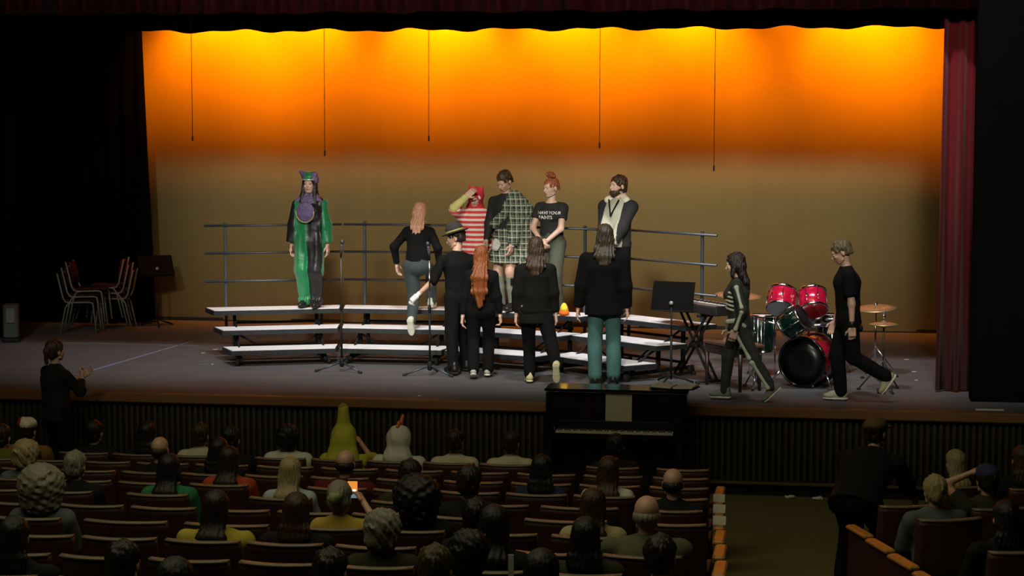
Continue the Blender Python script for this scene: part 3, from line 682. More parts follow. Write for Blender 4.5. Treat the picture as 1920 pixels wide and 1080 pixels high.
def rot(ax, a):
    c, s = math.cos(a), math.sin(a)
    return np.array({'x': [[1, 0, 0], [0, c, -s], [0, s, c]], 'y': [[c, 0, s], [0, 1, 0], [-s, 0, c]], 'z': [[c, -s, 0], [s, c, 0], [0, 0, 1]]}[ax], float)
def ik(a, target, l1, l2, hint):
    d = np.asarray(target, float)-a; L = min(np.linalg.norm(d), (l1+l2)*.999); u = nrm(d); x = (l1*l1-l2*l2+L*L)/(2*L); hh = math.sqrt(max(0, l1*l1-x*x))
    pv = nrm(np.asarray(hint, float)-u*(np.asarray(hint, float)@u)); return a+u*x+pv*hh, a+u*L
class Skel: pass
def skeleton(H=1.72, fem=False, lean=0.0, side=0.0, twist=0.0, pelvis=None, hands=None, elbows=None, feet=None, knees=None, head=(0, 0, 0), toes=None, heels=(0, 0), slouch=0.0, wide=1.0, neck=.172, hscale=1.06):
    """person facing -Y, x>0 is the side on the image's right when they face the camera; index 0 = x<0 side, 1 = x>0 side"""
    k = Skel(); s = k.s = H/1.75; k.hs = s*hscale; k.fem = fem; k.wide = wide
    k.pel = V3(0, 0, .93)*s if pelvis is None else np.asarray(pelvis, float)
    R = rot('x', lean) @ rot('y', side) ; k.R = R; k.t = R @ V3(0, 0, 1); k.x = R @ rot('z', twist) @ V3(1, 0, 0); k.y = np.cross(k.t, k.x)
    k.neck = k.pel+k.t*.50*s+rot('x', lean+slouch) @ V3(0, 0, .02)*s
    sw = (.165 if fem else .19)*s*wide
    k.sh = [k.neck-k.t*.092*s+k.x*q*sw for q in (-1, 1)]
    k.hip = [k.pel-k.t*.03*s+R @ V3(q*.088*s, 0, 0) for q in (-1, 1)]
    hands = hands or [None, None]; elbows = elbows or [None, None]; feet = feet or [None, None]; knees = knees or [None, None]
    k.el, k.wr, k.kn, k.an = [0, 0], [0, 0], [0, 0], [0, 0]
    for i, q in enumerate((-1, 1)):
        tg = k.sh[i]+V3(q*.07, -.05, -.52)*s if hands[i] is None else np.asarray(hands[i], float)
        k.el[i], k.wr[i] = ik(k.sh[i], tg, .285*s, .25*s, V3(q*.6, .8, -.2) if elbows[i] is None else elbows[i])
        tg = V3(q*.10*s, .02, .085*s) if feet[i] is None else np.asarray(feet[i], float)
        k.kn[i], k.an[i] = ik(k.hip[i], tg, .42*s, .41*s, V3(q*.1, -1, 0) if knees[i] is None else knees[i])
    k.toe = toes or [V3(-.12, -1, 0), V3(.12, -1, 0)]; k.heel = heels
    yaw, pit, rol = head; k.HR = rot('x', lean*.4) @ rot('z', yaw) @ rot('x', pit) @ rot('y', rol)
    k.hc = k.neck+rot('x', lean*.5+slouch+pit*.35) @ V3(0, -.012, neck)*s
    return k
def head_prims():
    P = [ell((0, .014, .034), (.075, .095, .084)), ell((0, -.026, -.03), (.061, .066, .084)), ell((0, -.054, -.086), (.030, .028, .026)),
         ell((0, -.072, .022), (.048, .02, .014)), capsule((0, -.086, .004), (0, -.105, -.028), .007, .0125), ell((0, -.086, -.056), (.022, .012, .010)),
         ell((.034, -.066, -.022), (.022, .02, .02)), ell((-.034, -.066, -.022), (.022, .02, .02)), capsule((.05, -.01, -.07), (.02, -.05, -.09), .018, .018), capsule((-.05, -.01, -.07), (-.02, -.05, -.09), .018, .018),
         ell((.076, .014, -.012), (.010, .02, .03)), ell((-.076, .014, -.012), (.010, .02, .03))]
    S = [ell((q*.031, -.096, .002), (.017, .011, .009)) for q in (-1, 1)]
    return P, S
HEAD_VF = surface(head_prims()[0], .0065, .012, head_prims()[1])
def hand_prims(w_, d, th, inward, curl=.5, spread=1.0):
    d = nrm(d); s = nrm(th-d*(th@d)); n = np.cross(d, s); n = n if n@inward > 0 else -n
    R = np.stack([s, n, d], 1)
    P = [rbox(w_+d*.055, (.029, .004, .036), R, .012), capsule(w_-d*.03, w_+d*.02, .025, .024)]
    for i, L in enumerate((.070, .078, .072, .056)):
        b = w_+d*.095+s*(.031-.0205*i)*spread; c1 = curl*(.6+.1*i); d1 = d*math.cos(c1)+n*math.sin(c1); c2 = curl*(1.6+.15*i); d2 = d*math.cos(c2)+n*math.sin(c2)
        m = b+d1*L*.55; P += [capsule(b-d*.012, m, .0095, .0085), capsule(m, m+d2*L*.5, .0085, .0070)]
    b = w_+d*.03+s*.03; d1 = nrm(d*.65+s*.7+n*.35); m = b+d1*.045; P += [capsule(b, m, .013, .0105), capsule(m, m+nrm(d*.9+s*.2+n*.45)*.034, .0105, .008)]
    return P
def body_vf(k, h=.014, hands=True, thumbs=None, curls=(.5, .5), hh=.006):
    s = k.s; P = []; W = k.wide
    hipw = .168 if k.fem else .155; ch = .150 if k.fem else .165
    p = lambda z: k.pel+k.t*z*s
    P += [tcone(p(-.05), p(.13), (hipw*s*W, .112*s*W), (.128*s*W, .092*s*W), k.x), tcone(p(.13), p(.36), (.128*s*W, .092*s*W), (ch*s*W, .112*s*W), k.x), tcone(p(.36), p(.45), (ch*s*W, .11*s*W), (.10*s, .07*s), k.x)]
    if k.fem: P += [ell(p(.335)-k.y*.09*s+k.x*q*.07*s, (.062*s,)*3) for q in (-1, 1)]
    for i in (0, 1):
        P += [capsule(k.neck-k.t*.04*s, k.sh[i], .044*s, .048*s), capsule(k.sh[i], k.el[i], .05*s, .039*s), capsule(k.el[i], k.wr[i], .039*s, .026*s),
              capsule(k.hip[i], k.kn[i], .086*s, .057*s), capsule(k.kn[i], k.an[i], .055*s, .037*s), capsule(k.kn[i]+(k.an[i]-k.kn[i])*.12+V3(0, .018, 0), k.kn[i]+(k.an[i]-k.kn[i])*.5+V3(0, .012, 0), .05*s, .045*s),
              capsule(k.an[i], k.an[i]+nrm(V3(k.toe[i][0], k.toe[i][1], 0)*math.cos(k.heel[i]+.3)-V3(0, 0, math.sin(k.heel[i]+.3)))*.10*s, .034*s, .026*s)]
    P += [capsule(k.neck-k.t*.02, k.hc+k.HR @ V3(0, .02, -.06)*s, .056*s, .052*s)]
    parts = [surface(P, h, .03*s)]
    hv, hf = HEAD_VF; parts.append((hv*k.hs @ k.HR.T+k.hc, hf))
    if hands:
        for i, q in enumerate((-1, 1)):
            d = nrm(k.wr[i]-k.el[i]); th = thumbs[i] if thumbs and thumbs[i] is not None else (V3(0, -1, 0) if abs(d[1]) < .8 else V3(0, 0, 1))
            parts.append(surface(hand_prims(k.wr[i], d, np.asarray(th, float), V3(-q, -.15, .1), curls[i]), hh, .008))
    return join(*parts)
def top_prims(k, inf=.016, hem=-.06, sleeve=2.0, sr=(.056, .05, .042), hemw=None, neckz=.034):
    s = k.s; W = k.wide; p = lambda z: k.pel+k.t*z*s
    hw = (.172 if k.fem else .162) if hemw is None else hemw; ch = .152 if k.fem else .168
    P = [tcone(p(hem-.10), p(.12), (hw*s*W+inf, .118*s*W+inf), (.138*s*W+inf, .10*s*W+inf), k.x), tcone(p(.12), p(.36), (.138*s*W+inf, .10*s*W+inf), (ch*s*W+inf, .115*s*W+inf), k.x),
         tcone(p(.36), p(.445), (ch*s*W+inf, .112*s*W+inf), (.10*s+inf, .07*s+inf), k.x)]
    if k.fem: P += [ell(p(.335)-k.y*.09*s+k.x*q*.068*s, (.062*s+inf,)*3) for q in (-1, 1)]
    E = []
    for i in (0, 1):
        P += [capsule(k.neck-k.t*.035*s, k.sh[i], .054*s+inf*.7, .05*s+inf*.5)]
        f = min(1, sleeve); e = k.sh[i]+(k.el[i]-k.sh[i])*f
        E += [capsule(k.sh[i], e, sr[0]*s+inf*.5, (sr[0]+(sr[1]-sr[0])*f)*s+inf*.5)]
        if sleeve > 1: E += [capsule(k.el[i], k.el[i]+(k.wr[i]-k.el[i])*(sleeve-1), sr[1]*s+inf*.5, sr[2]*s)]
    return dict(prims=P, clip=[(p(hem), -k.t), (k.neck+k.t*neckz, nrm(k.t+V3(0, -.25, 0)))], extra=E, xsub=arm_clip(k, sleeve))
def top(parent, k, name, m, h=.013, fold=.004, seed=1, slots=None, more=(), **kw):
    d = top_prims(k, **kw); d['prims'] = d['prims']+list(more); return sub_obj(parent, name, surface(h=h, k=.025, disp=folds(fold, seed), **d), m, slots)
def trousers(parent, k, name, m, h=.013, fold=.004, seed=2, slots=None, **kw):
    P, cl = trouser_prims(k, **kw); return sub_obj(parent, name, surface(P, h, .02, (), cl, folds(fold, seed, 26, .35)), m, slots)
def arm_clip(k, sleeve):
    """cuff planes would cut the torso, so short sleeves get their round end trimmed by small boxes instead"""
    out = []
    for i in (0, 1):
        a, b = (k.sh[i], k.el[i]) if sleeve <= 1 else (k.el[i], k.wr[i]); f = sleeve if sleeve <= 1 else sleeve-1
        d = nrm(b-a); c = a+(b-a)*f; u = nrm(np.cross(d, V3(.3, 1, .2))); R = np.stack([u, np.cross(d, u), d], 1); out.append(rbox(c+d*.10, (.09, .09, .098), R, .002))
    return out
def trouser_prims(k, inf=.014, r=(.098, .07, .058), top=.07, length=1.0, flare=0.0):
    s = k.s; W = k.wide; hipw = .172 if k.fem else .158; P = [tcone(k.pel-k.t*.05*s, k.pel+k.t*(top+.04)*s, (hipw*s*W+inf, .116*s*W+inf), (.135*s*W+inf, .097*s*W+inf), k.x)]
    for i in (0, 1):
        e = k.kn[i]+(k.an[i]-k.kn[i])*length
        P += [capsule(k.hip[i], k.kn[i], r[0]*s+inf*.3, r[1]*s), capsule(k.kn[i], e, r[1]*s, (r[2]+flare)*s)]
    cl = [(k.pel+k.t*top*s, k.t)]
    return P, cl
def shoe_pair(parent, k, m_up, m_sole, label=None):
    s = k.s
    for i in (0, 1):
        f = np.asarray(k.toe[i], float); f = nrm(V3(f[0], f[1], 0)); f = nrm(f*math.cos(k.heel[i])+V3(0, 0, -1)*math.sin(k.heel[i]))
        r_ = nrm(np.cross(f, V3(0, 0, 1))); u = np.cross(r_, f); R = np.stack([r_, f, u], 1); c = k.an[i]-u*.03*s
        P = [capsule(V3(0, -.035, .0), V3(0, -.025, .055), .042, .043), capsule((0, -.03, -.012), (0, .10, -.016), .040, .043), ell((0, .125, -.018), (.045, .065, .032)), capsule((0, .0, .03), (0, .09, .005), .038, .03)]
        o = sub_obj(parent, 'shoe', surface(P, .009, .02, clip=[(V3(0, 0, -.040), V3(0, 0, -1))]), m_up, xf=(R*s, c))
        P = [rbox((0, .02, -.047), (.028, .055, .001), None, .012), ell((0, .11, -.046), (.047, .085, .013)), ell((0, -.045, -.046), (.041, .04, .013))]
        sub_obj(o, 'sole', surface(P, .009, .015), m_sole, xf=(R*s, c))
def face(parent, k, brow='#2a1a10', lip=(0.45, 0.14, 0.12)):
    X = (k.HR*k.hs, k.hc)
    for q in (-1, 1):
        sub_obj(parent, 'eye', surface([ell((q*.031, -.0800, .003), (.0145, .010, .0085))], .004, .0), mat('eye_white', (0.55, 0.52, 0.48), 0.3), slots=[(mat('eye_dark', (0.02, 0.012, 0.008), 0.2), lambda c, k=k, q=q: np.linalg.norm((c-k.hc) @ k.HR/k.hs-V3(q*.031, -.0885, .003), axis=1) < .0085)], xf=X)
        sub_obj(parent, 'eyebrow', surface([capsule((q*.014, -.0905, .020), (q*.043, -.073, .021), .0042, .003)], .004, 0), mat('brow'+brow, brow, 0.8), xf=X)
    sub_obj(parent, 'lips', surface([ell((0, -.0945, -.0545), (.021, .0055, .0045)), ell((0, -.0935, -.061), (.018, .0055, .0045))], .004, .002), mat('lips_%d' % int(lip[0]*100), lip, 0.5), xf=X)
FACE_CUT = [ell((0, -.105, -.045), (.068, .085, .102))]
def hair_short(k, parent, m, bulk=1.0, low=-.05, name='hair', amp=.003):
    P = [ell((0, .022, .042), (.084*bulk, .102*bulk, .088*bulk)), ell((0, .055, -.02), (.074*bulk, .062*bulk, .07))]
    return sub_obj(parent, name, surface(P, .009, .02, FACE_CUT+[ell((q*.09, .0, -.03), (.02, .03, .045)) for q in (-1, 1)], [(V3(0, .05, low), nrm(V3(0, -.2, -1)))], lambda X, Y, Z: strands(amp, 0, .02)(X, Y, Z)+folds(.005, 17, 75, 1)(X, Y, Z)), m, xf=(k.HR*k.hs, k.hc))
def hair_long(k, parent, m, length=.4, wid=.10, name='hair', amp=.004, back=.075, front=False, taper=.6, cut=True):
    s = k.s; R = k.HR; L = length
    P = [ell((0, .022, .042), (.086, .104, .09)), ell((0, .05, -.03), (.088, .07, .09))]
    P = [(p[0], R @ p[1]*k.hs, p[2]*k.hs, R) for p in P]
    b = R @ V3(0, .05, -.04)*s
    def spine(d_):
        z = k.hc[2]-d_; q = k.neck+k.t*((z-k.neck[2])/k.t[2]); w_ = min(1, max(0, (k.neck[2]+.04-z)/.12)); return q+k.y*(.06+w_*(back-.01))*s-k.hc
    m1, m2, m3 = spine(min(L*.45, .24)), spine(L*.7), spine(L)
    P += [tcone(b, m1, (wid*.9*s, .055*s), (wid*s, .045*s)), tcone(m1, m2, (wid*s, .045*s), (wid*.95*s, .04*s)), tcone(m2, m3, (wid*.95*s, .04*s), (wid*taper*s, .024*s))]
    if front:
        for q in (-1, 1): P += [tcone(R @ V3(q*.07, -.0, .0)*s, V3(q*.088, -.02 if front < .2 else -.075, -front), (.03, .035), (.03, .02))]
    S = [(p[0], R @ p[1]*k.hs, p[2]*k.hs, R) for p in FACE_CUT] if cut else []
    return sub_obj(parent, name, surface(P, .010, .03, S, (), strands(amp, 0, .0)), m, xf=(np.eye(3), k.hc))
SKIN = mat('skin', (0.52, 0.31, 0.23), 0.5, var=0.08, vs=20); SKIN2 = mat('skin_pale', (0.60, 0.39, 0.30), 0.5, var=0.08, vs=20)
def hairmat(name, c): return mat(name, c, 0.45, var=0.5, vs=14, stretch=(6, 6, .7), bump=.4, bs=40, spec=0.4)
BLK = mat('black_knit', (0.0045, 0.0045, 0.0045), 0.9, bump=.3, bs=150, spec=.15)
BLKP = mat('black_trousers', (0.004, 0.004, 0.0042), 0.9, bump=.2, bs=150, spec=.15)
BLKSHOE = mat('black_shoe', (0.008, 0.008, 0.008), 0.4); SOLE_W = mat('white_sole', (0.60, 0.60, 0.50), 0.7); SOLE_B = mat('black_sole', (0.012, 0.012, 0.012), 0.8)
def person(label, loc, rz, cat='person', name='person'): return empty(name, np.asarray(loc, float)+V3(0, 0, .014), rz, label, cat)

# ------------------------------------------------------------------ the people on the stage
DEG = math.radians
def hands_of(k, px_pairs): pass
def bodyobj(t, k, skin=SKIN, **kw): return sub_obj(t, 'body', body_vf(k, **kw), skin)
H_BROWN = hairmat('hair_brown', (0.040, 0.022, 0.011)); H_DARK = hairmat('hair_dark', (0.018, 0.012, 0.009)); H_RED = hairmat('hair_red', (0.20, 0.055, 0.012))
H_PINK = hairmat('hair_pink_blond', (0.50, 0.26, 0.17)); H_ORANGE = hairmat('hair_orange', (0.27, 0.075, 0.035)); H_GREY = hairmat('hair_grey', (0.20, 0.19, 0.15)); H_BLOND = hairmat('hair_blond', (0.32, 0.25, 0.13)); H_SAND = hairmat('hair_sand', (0.16, 0.10, 0.05))

# 1 jester costume on the top tread
m_gr = mat('green_satin', (0.008, 0.20, 0.07), 0.42, var=.25, vs=10, bump=.5, bs=18, sheen=.3); m_bs = mat('black_satin', (0.014, 0.014, 0.016), 0.4, bump=.4, bs=18)
m_pu = mat('purple_sequin', (0.14, 0.10, 0.24), 0.5, .2, var=.8, vs=60, bump=.8, bs=90); m_gold = mat('gold_trim', (0.55, 0.42, 0.2), .4, .5)
p, A = on_riser(583, 2, .14); t = person('jester in a half green half black satin jumpsuit with purple bib', p, DEG(-4))
k = skeleton(1.68, True, hands=[V3(-.235, -.03, .79), V3(.235, -.03, .79)], head=(.05, .02, 0), feet=[V3(-.075, 0, .08), V3(.075, 0, .08)])
bodyobj(t, k, SKIN2); face(t, k)
sl_side = lambda q: (lambda c: (np.sign(c[:, 0]) == q) & (np.abs(c[:, 0]) < .165+.0*c[:, 2]))
d = top_prims(k, inf=.035, hem=-.02, sleeve=1.93, sr=(.062, .068, .080))
P, cl = trouser_prims(k, inf=.035, r=(.112, .10, .075), top=.03, length=.92); d['prims'] += P; d['clip'] = d['clip'][1:]
o = sub_obj(t, 'jumpsuit', surface(h=.013, k=.03, disp=folds(.006, 3, 24, .4), **d), m_gr, slots=[(m_bs, lambda c: ((c[:, 0] > 0) & (c[:, 0] < .185)) | ((c[:, 0] < -.185) & (c[:, 2] > .70)))])
for i in (0, 1):
    e = k.kn[i]+(k.an[i]-k.kn[i])*.90; sub_obj(t, 'ankle_frill', surface([tcone(e+V3(0, 0, .03), e-V3(0, 0, .02), (.062, .062), (.085, .085))], .010, 0, disp=strands(.008, e[0], e[1], 14)), (m_gr, m_bs)[i])
b = surface([tcone(k.neck+V3(0, -.06, -.01), k.neck+V3(0, -.165, -.22), (.10, .035), (.09, .03)), ell(k.neck+V3(0, -.172, -.18), (.12, .022, .125))], .010, .02, disp=folds(.003, 8, 120, 1)); o = sub_obj(t, 'bib', b, m_pu)
sub_obj(o, 'bib_edge', surface([capsule(k.neck+V3(.118*math.sin(a), -.200, -.19-.118*math.cos(a)), k.neck+V3(.118*math.sin(a+.2), -.200, -.19-.118*math.cos(a+.2)), .008, .008) for a in np.arange(-1.7, 1.7, .2)], .007, .004), m_gold)
for q in (-1, 1): sub_obj(t, 'collar_point', surface([tcone(k.neck+V3(q*.04, -.02, .02), k.neck+V3(q*.17, -.06, -.055), (.07, .05), (.02, .02))], .010, .01), m_pu)
hair_long(k, t, H_DARK, .30, .085, front=.26)
o = sub_obj(t, 'jester_hat', surface([ell((0, .015, .085), (.098, .108, .06)), tcone((-.05, 0, .11), (-.115, 0, .15), (.05, .05), (.02, .02)), tcone((.05, 0, .11), (.09, -.02, .13), (.05, .05), (.02, .02)), ell((.095, -.02, .05), (.03, .05, .05))], .009, .03, FACE_CUT), m_gr, slots=[(m_pu, lambda c, k=k: np.abs(((c-k.hc) @ k.HR)[:, 0]) > .045)], xf=(k.HR*k.hs, k.hc))
sub_obj(o, 'brim_band', surface([capsule((.09*math.sin(a), .01-.105*math.cos(a), .058), (.09*math.sin(a+.3), .01-.105*math.cos(a+.3), .058), .012, .012) for a in np.arange(-1.5, 1.3, .3)], .008, .005), mat('hat_silver', (.55, .55, .6), .3, .5), xf=(k.HR*k.hs, k.hc))
shoe_pair(t, k, BLKSHOE, SOLE_B)

# 2 woman climbing the riser, seen from behind
p, A = on_riser(781, 1, .05); t = person('woman with pinkish blond hair climbing the riser in dark trousers', p, DEG(176))
k = skeleton(1.60, True, lean=.20, pelvis=V3(0, -.06, .80), hands=[V3(-.27, -.10, .78), V3(.27, -.08, .78)], head=(.05, .42, 0),
             feet=[V3(-.09, -.38, .30), V3(.02, .14, .10)], heels=(0, 1.15), toes=[V3(0, -1, 0), V3(0, -1, 0)], knees=[V3(0, -1, .2), V3(0, -1, -.3)])
bodyobj(t, k, SKIN2); hair_long(k, t, H_PINK, .27, .085, amp=.005, back=.06)
top(t, k, 'long_sleeve_top', BLK, seed=11, sleeve=1.95, hem=.0)
trousers(t, k, 'trousers', mat('slate_trousers', (0.030, 0.042, 0.042), .85, bump=.2, bs=120), seed=12, r=(.105, .083, .068), top=.05)
shoe_pair(t, k, mat('cream_canvas', (0.55, 0.55, 0.42), .8), SOLE_W)

# 3 man in a hat reaching out
p = fl(860, 699); t = person('man in a black hat with white gloves reaching past the microphone stand', p, DEG(215))
k = skeleton(1.72, lean=.10, hands=[V3(-.10, -.16, .80), V3(.50, -.06, .93)], elbows=[V3(-1, .3, 0), V3(.3, .6, -1)], head=(.95, .28, 0), feet=[V3(-.14, -.10, .085), V3(.16, .20, .085)])
bodyobj(t, k, SKIN, curls=(1.0, .8)); face(t, k); hair_short(k, t, H_DARK, low=-.06)
top(t, k, 'shirt', BLK, seed=21, sleeve=1.15, hem=-.06)
trousers(t, k, 'trousers', BLKP, seed=22, r=(.10, .078, .066))
for i, q in enumerate((-1, 1)):
    d = nrm(k.wr[i]-k.el[i]); P = [(a[0], a[1], a[2], *a[3:]) for a in hand_prims(k.wr[i], d, V3(0, -1, .2), V3(-q, -.15, .1), (1.0, .8)[i])]
    P = [capsule(a[1], a[2], a[3]+.004, a[4]+.004) if a[0] == 'c' else rbox(a[1], a[2]+.004, a[3], a[4]) for a in P]
    sub_obj(t, 'glove', surface(P, .007, .01), mat('white_glove', (.7, .68, .66), .8))
m_hat = mat('hat_felt', (0.016, 0.015, 0.012), .85)
o = sub_obj(t, 'hat', surface([ell((0, .015, .10), (.088, .105, .075)), rbox((0, .015, .150), (.03, .05, .01), None, .02), ell((0, .015, .062), (.150, .172, .013))], .009, .012, [ell((0, .015, .0), (.08, .10, .05))]), m_hat, xf=(k.HR*k.hs, k.hc))
sub_obj(o, 'hat_highlight_band', surface([tcone((0, .015, .075), (0, .015, .10), (.094, .111), (.092, .109))], .009, 0, clip=[(V3(0, 0, .070), V3(0, 0, -1)), (V3(0, 0, .092), V3(0, 0, 1))]), mat('hat_highlight_gold', (.28, .22, .05), .5), xf=(k.HR*k.hs, k.hc))  # gold strip painted in for the yellowish highlight on the dark hat
shoe_pair(t, k, BLKSHOE, SOLE_B)

# 4 woman with long red hair
p = fl(902, 709); t = person('woman with waist long red hair, all in black', p, DEG(184))
k = skeleton(1.53, True, hands=[V3(-.22, -.06, .70), V3(.21, .02, .72)], head=(.1, .1, 0), feet=[V3(-.07, -.10, .085), V3(.08, .10, .10)], heels=(0, .35))
bodyobj(t, k, SKIN2, curls=(.9, .6)); hair_long(k, t, H_RED, .58, .10, amp=.005, back=.13, taper=.35)
top(t, k, 'long_sleeve_top', BLK, seed=31, sleeve=1.95, hem=-.08)
trousers(t, k, 'trousers', BLKP, seed=32, r=(.10, .078, .07), flare=.008); shoe_pair(t, k, mat('grey_sneaker', (0.35, 0.36, 0.33), .7), SOLE_W)

# 5 woman in a long black cardigan, cream shoes
p = fl(1004, 719); t = person('woman with brown hair in a long black cardigan and cream shoes', p, DEG(188))
k = skeleton(1.66, True, lean=.05, hands=[V3(-.23, -.05, .78), V3(.22, -.02, .78)], head=(.15, .15, 0), feet=[V3(-.24, .40, .24), V3(.07, -.06, .085)], heels=(1.25, 0), knees=[V3(0, -1, -.2), V3(0, -1, 0)], wide=1.06)
bodyobj(t, k, SKIN2); hair_long(k, t, H_BROWN, .30, .10, amp=.005, back=.085)
d = top_prims(k, inf=.024, hem=-.22, sleeve=1.9, sr=(.062, .056, .05), hemw=.175); sub_obj(t, 'cardigan', surface(h=.014, k=.03, disp=folds(.006, 41), **d), mat('dark_cardigan', (0.006, 0.006, 0.005), .9, bump=.4, bs=90, spec=.15))
trousers(t, k, 'trousers', BLKP, seed=42, r=(.105, .08, .068), top=-.04); shoe_pair(t, k, mat('cream_suede', (0.55, 0.50, 0.28), .8), mat('cream_sole', (.62, .58, .36), .7))

# 6 long haired man in a blazer and jeans
p = fl(1132, 721); t = person('man with shoulder long brown hair in black blazer and teal jeans', p, DEG(186))
k = skeleton(1.81, hands=[V3(-.26, -.06, .85), V3(.30, .0, .82)], head=(.2, .05, 0), feet=[V3(-.11, 0, .085), V3(.10, .06, .085)])
bodyobj(t, k); hair_long(k, t, H_SAND if False else hairmat('hair_ash', (0.028, 0.020, 0.011)), .31, .10, amp=.005, back=.085)
d = top_prims(k, inf=.032, hem=-.17, sleeve=1.95, sr=(.072, .062, .055), hemw=.205); sub_obj(t, 'blazer', surface(h=.014, k=.03, disp=folds(.005, 51), **d), mat('black_wool', (0.003, 0.003, 0.0033), .95, spec=.1))
trousers(t, k, 'jeans', mat('teal_denim', (0.035, 0.105, 0.095), .85, var=.35, vs=6, bump=.3, bs=120), seed=52, r=(.094, .080, .072), top=-.12, flare=.004, length=.96); shoe_pair(t, k, BLKSHOE, SOLE_B)

# 7 striped hooded costume
m_st = band_mat('red_white_stripes', (0.62, 0.045, 0.05), [('Z', 1/.062, .2, .46, (.72, .62, .58), 1)])
p, A = on_riser(888, 2, .20); t = person('person in a red and white striped hooded costume, hand at the hood', p, DEG(-4))
k = skeleton(1.50, hands=[V3(-.07, -.22, 1.41), V3(.20, -.10, .75)], elbows=[V3(-1, -.2, -.7), None], head=(.05, .3, .1), wide=1.12, feet=[V3(-.09, 0, .08), V3(.09, 0, .08)])
bodyobj(t, k, SKIN2, thumbs=[V3(1, 0, .2), None], curls=(.4, .5)); face(t, k)
d = top_prims(k, inf=.034, hem=-.02, sleeve=1.0, sr=(.075, .075, .06)); P, cl = trouser_prims(k, inf=.03, r=(.112, .095, .075), top=.03); d['prims'] += P; d['clip'] = d['clip'][1:]; sub_obj(t, 'striped_onesie', surface(h=.013, k=.03, disp=folds(.005, 61), **d), m_st)
sub_obj(t, 'sleeve', surface([capsule(k.el[0], k.el[0]+(k.wr[0]-k.el[0])*.92, .058, .047)], .011, 0, disp=folds(.004, 63)), mat('cream_yellow', (.60, .55, .20), .7))
sub_obj(t, 'sleeve', surface([capsule(k.el[1], k.el[1]+(k.wr[1]-k.el[1])*.92, .062, .05)], .011, 0, disp=folds(.004, 64)), m_st)
m_hr = mat('hood_red', (.58, .03, .05), .85)
o = sub_obj(t, 'hood', surface([ell((0, .02, .025), (.115, .125, .125)), tcone((-.07, .02, .11), (-.095, .01, .165), (.035, .022), (.014, .012)), tcone((.07, .02, .11), (.095, .01, .165), (.035, .022), (.014, .012)), tcone((0, .03, -.07), (0, .03, -.15), (.10, .09), (.13, .10))], .010, .03, [ell((0, -.13, -.03), (.075, .11, .075))]), m_hr, xf=(k.HR*k.hs, k.hc))
sub_obj(o, 'hood_trim', surface([capsule((.082*math.sin(a), -.085+.02*math.cos(a), -.0+.075*math.cos(a)), (.082*math.sin(a+.2), -.085+.02*math.cos(a+.2), .0+.075*math.cos(a+.2)), .015, .015) for a in np.arange(-1.2, 1.1, .2)], .008, .006), mat('trim_white', (.75, .70, .66), .85), xf=(k.HR*k.hs, k.hc))
shoe_pair(t, k, m_hr, SOLE_B)

# 8 man in a plaid wrap and kilt
G1, G2 = (0.010, 0.022, 0.014), (.62, .60, .50)
m_pl = band_mat('green_plaid', (0.012, 0.026, 0.016), [('XY', 1/.085, .0, .45, (.028, .05, .024), .8), ('Z', 1/.078, .1, .45, (.03, .055, .026), .7), ('XY', 1/.085, .15, .22, G2, .42), ('Z', 1/.078, .25, .22, G2, .42), ('XY', 1/.085, .72, .06, G2, .35), ('Z', 1/.078, .8, .06, G2, .35)])
p, A = on_riser(951, 2, .15); t = person('man in a green plaid wrap and kilt over a black jacket', p, DEG(-24))
k = skeleton(1.74, lean=.04, hands=[V3(-.20, -.17, .86), V3(.17, -.17, .78)], head=(-.10, .50, .05), feet=[V3(-.075, 0, .085), V3(.09, -.02, .085)])
bodyobj(t, k); face(t, k); hair_short(k, t, H_BROWN, low=-.045)
top(t, k, 'jacket', mat('black_jacket', (0.008, 0.008, 0.009), .8), seed=71, inf=.022, sleeve=1.93, hem=-.05)
p0 = k.pel
sub_obj(t, 'kilt', surface([tcone(p0+V3(0, 0, .12), p0-V3(0, .0, .34), (.165, .13), (.235, .20))], .012, .01, clip=[(p0+V3(0, 0, .11), V3(0, 0, 1)), (p0-V3(0, 0, .33), V3(0, 0, -1))], disp=strands(.006, 0, 0, 24)), m_pl)
sub_obj(t, 'plaid_wrap', surface([capsule(k.sh[1]+V3(0, -.01, .0), k.el[1], .088, .098), capsule(k.el[1], k.el[1]+(k.wr[1]-k.el[1])*.72, .098, .085), tcone(k.sh[1]+V3(-.07, .0, .05), k.sh[1]+V3(.03, .02, -.10), (.10, .10), (.13, .12)), tcone(k.sh[1]+V3(.03, .02, -.10), k.sh[1]+V3(.07, .06, -.72), (.13, .12), (.15, .12)), tcone(k.sh[1]+V3(.07, .06, -.70), k.sh[1]+V3(.11, .09, -.84), (.14, .11), (.05, .05)), tcone(k.sh[1]+V3(-.05, -.09, 0), k.pel+V3(-.10, -.135, .14), (.085, .05), (.06, .045))], .012, .04, disp=strands(.007, k.sh[1][0]+.05, k.sh[1][1]+.05, 13)), m_pl)
sub_obj(t, 'sporran', surface([ell(p0+V3(-.03, -.205, -.10), (.062, .03, .085))], .010, 0, disp=folds(.006, 73, 60)), mat('sporran_fur', (.5, .48, .44), .95, var=.5, vs=60))
sub_obj(t, 'shirt_cuff', surface([tcone(k.el[1]+(k.wr[1]-k.el[1])*.86, k.wr[1], (.042, .042), (.04, .04))], .010, 0), mat('white_cotton', (.7, .68, .62), .8))
m_sock = mat('grey_sock', (0.15, 0.17, 0.13), .9, bump=.5, bs=120)
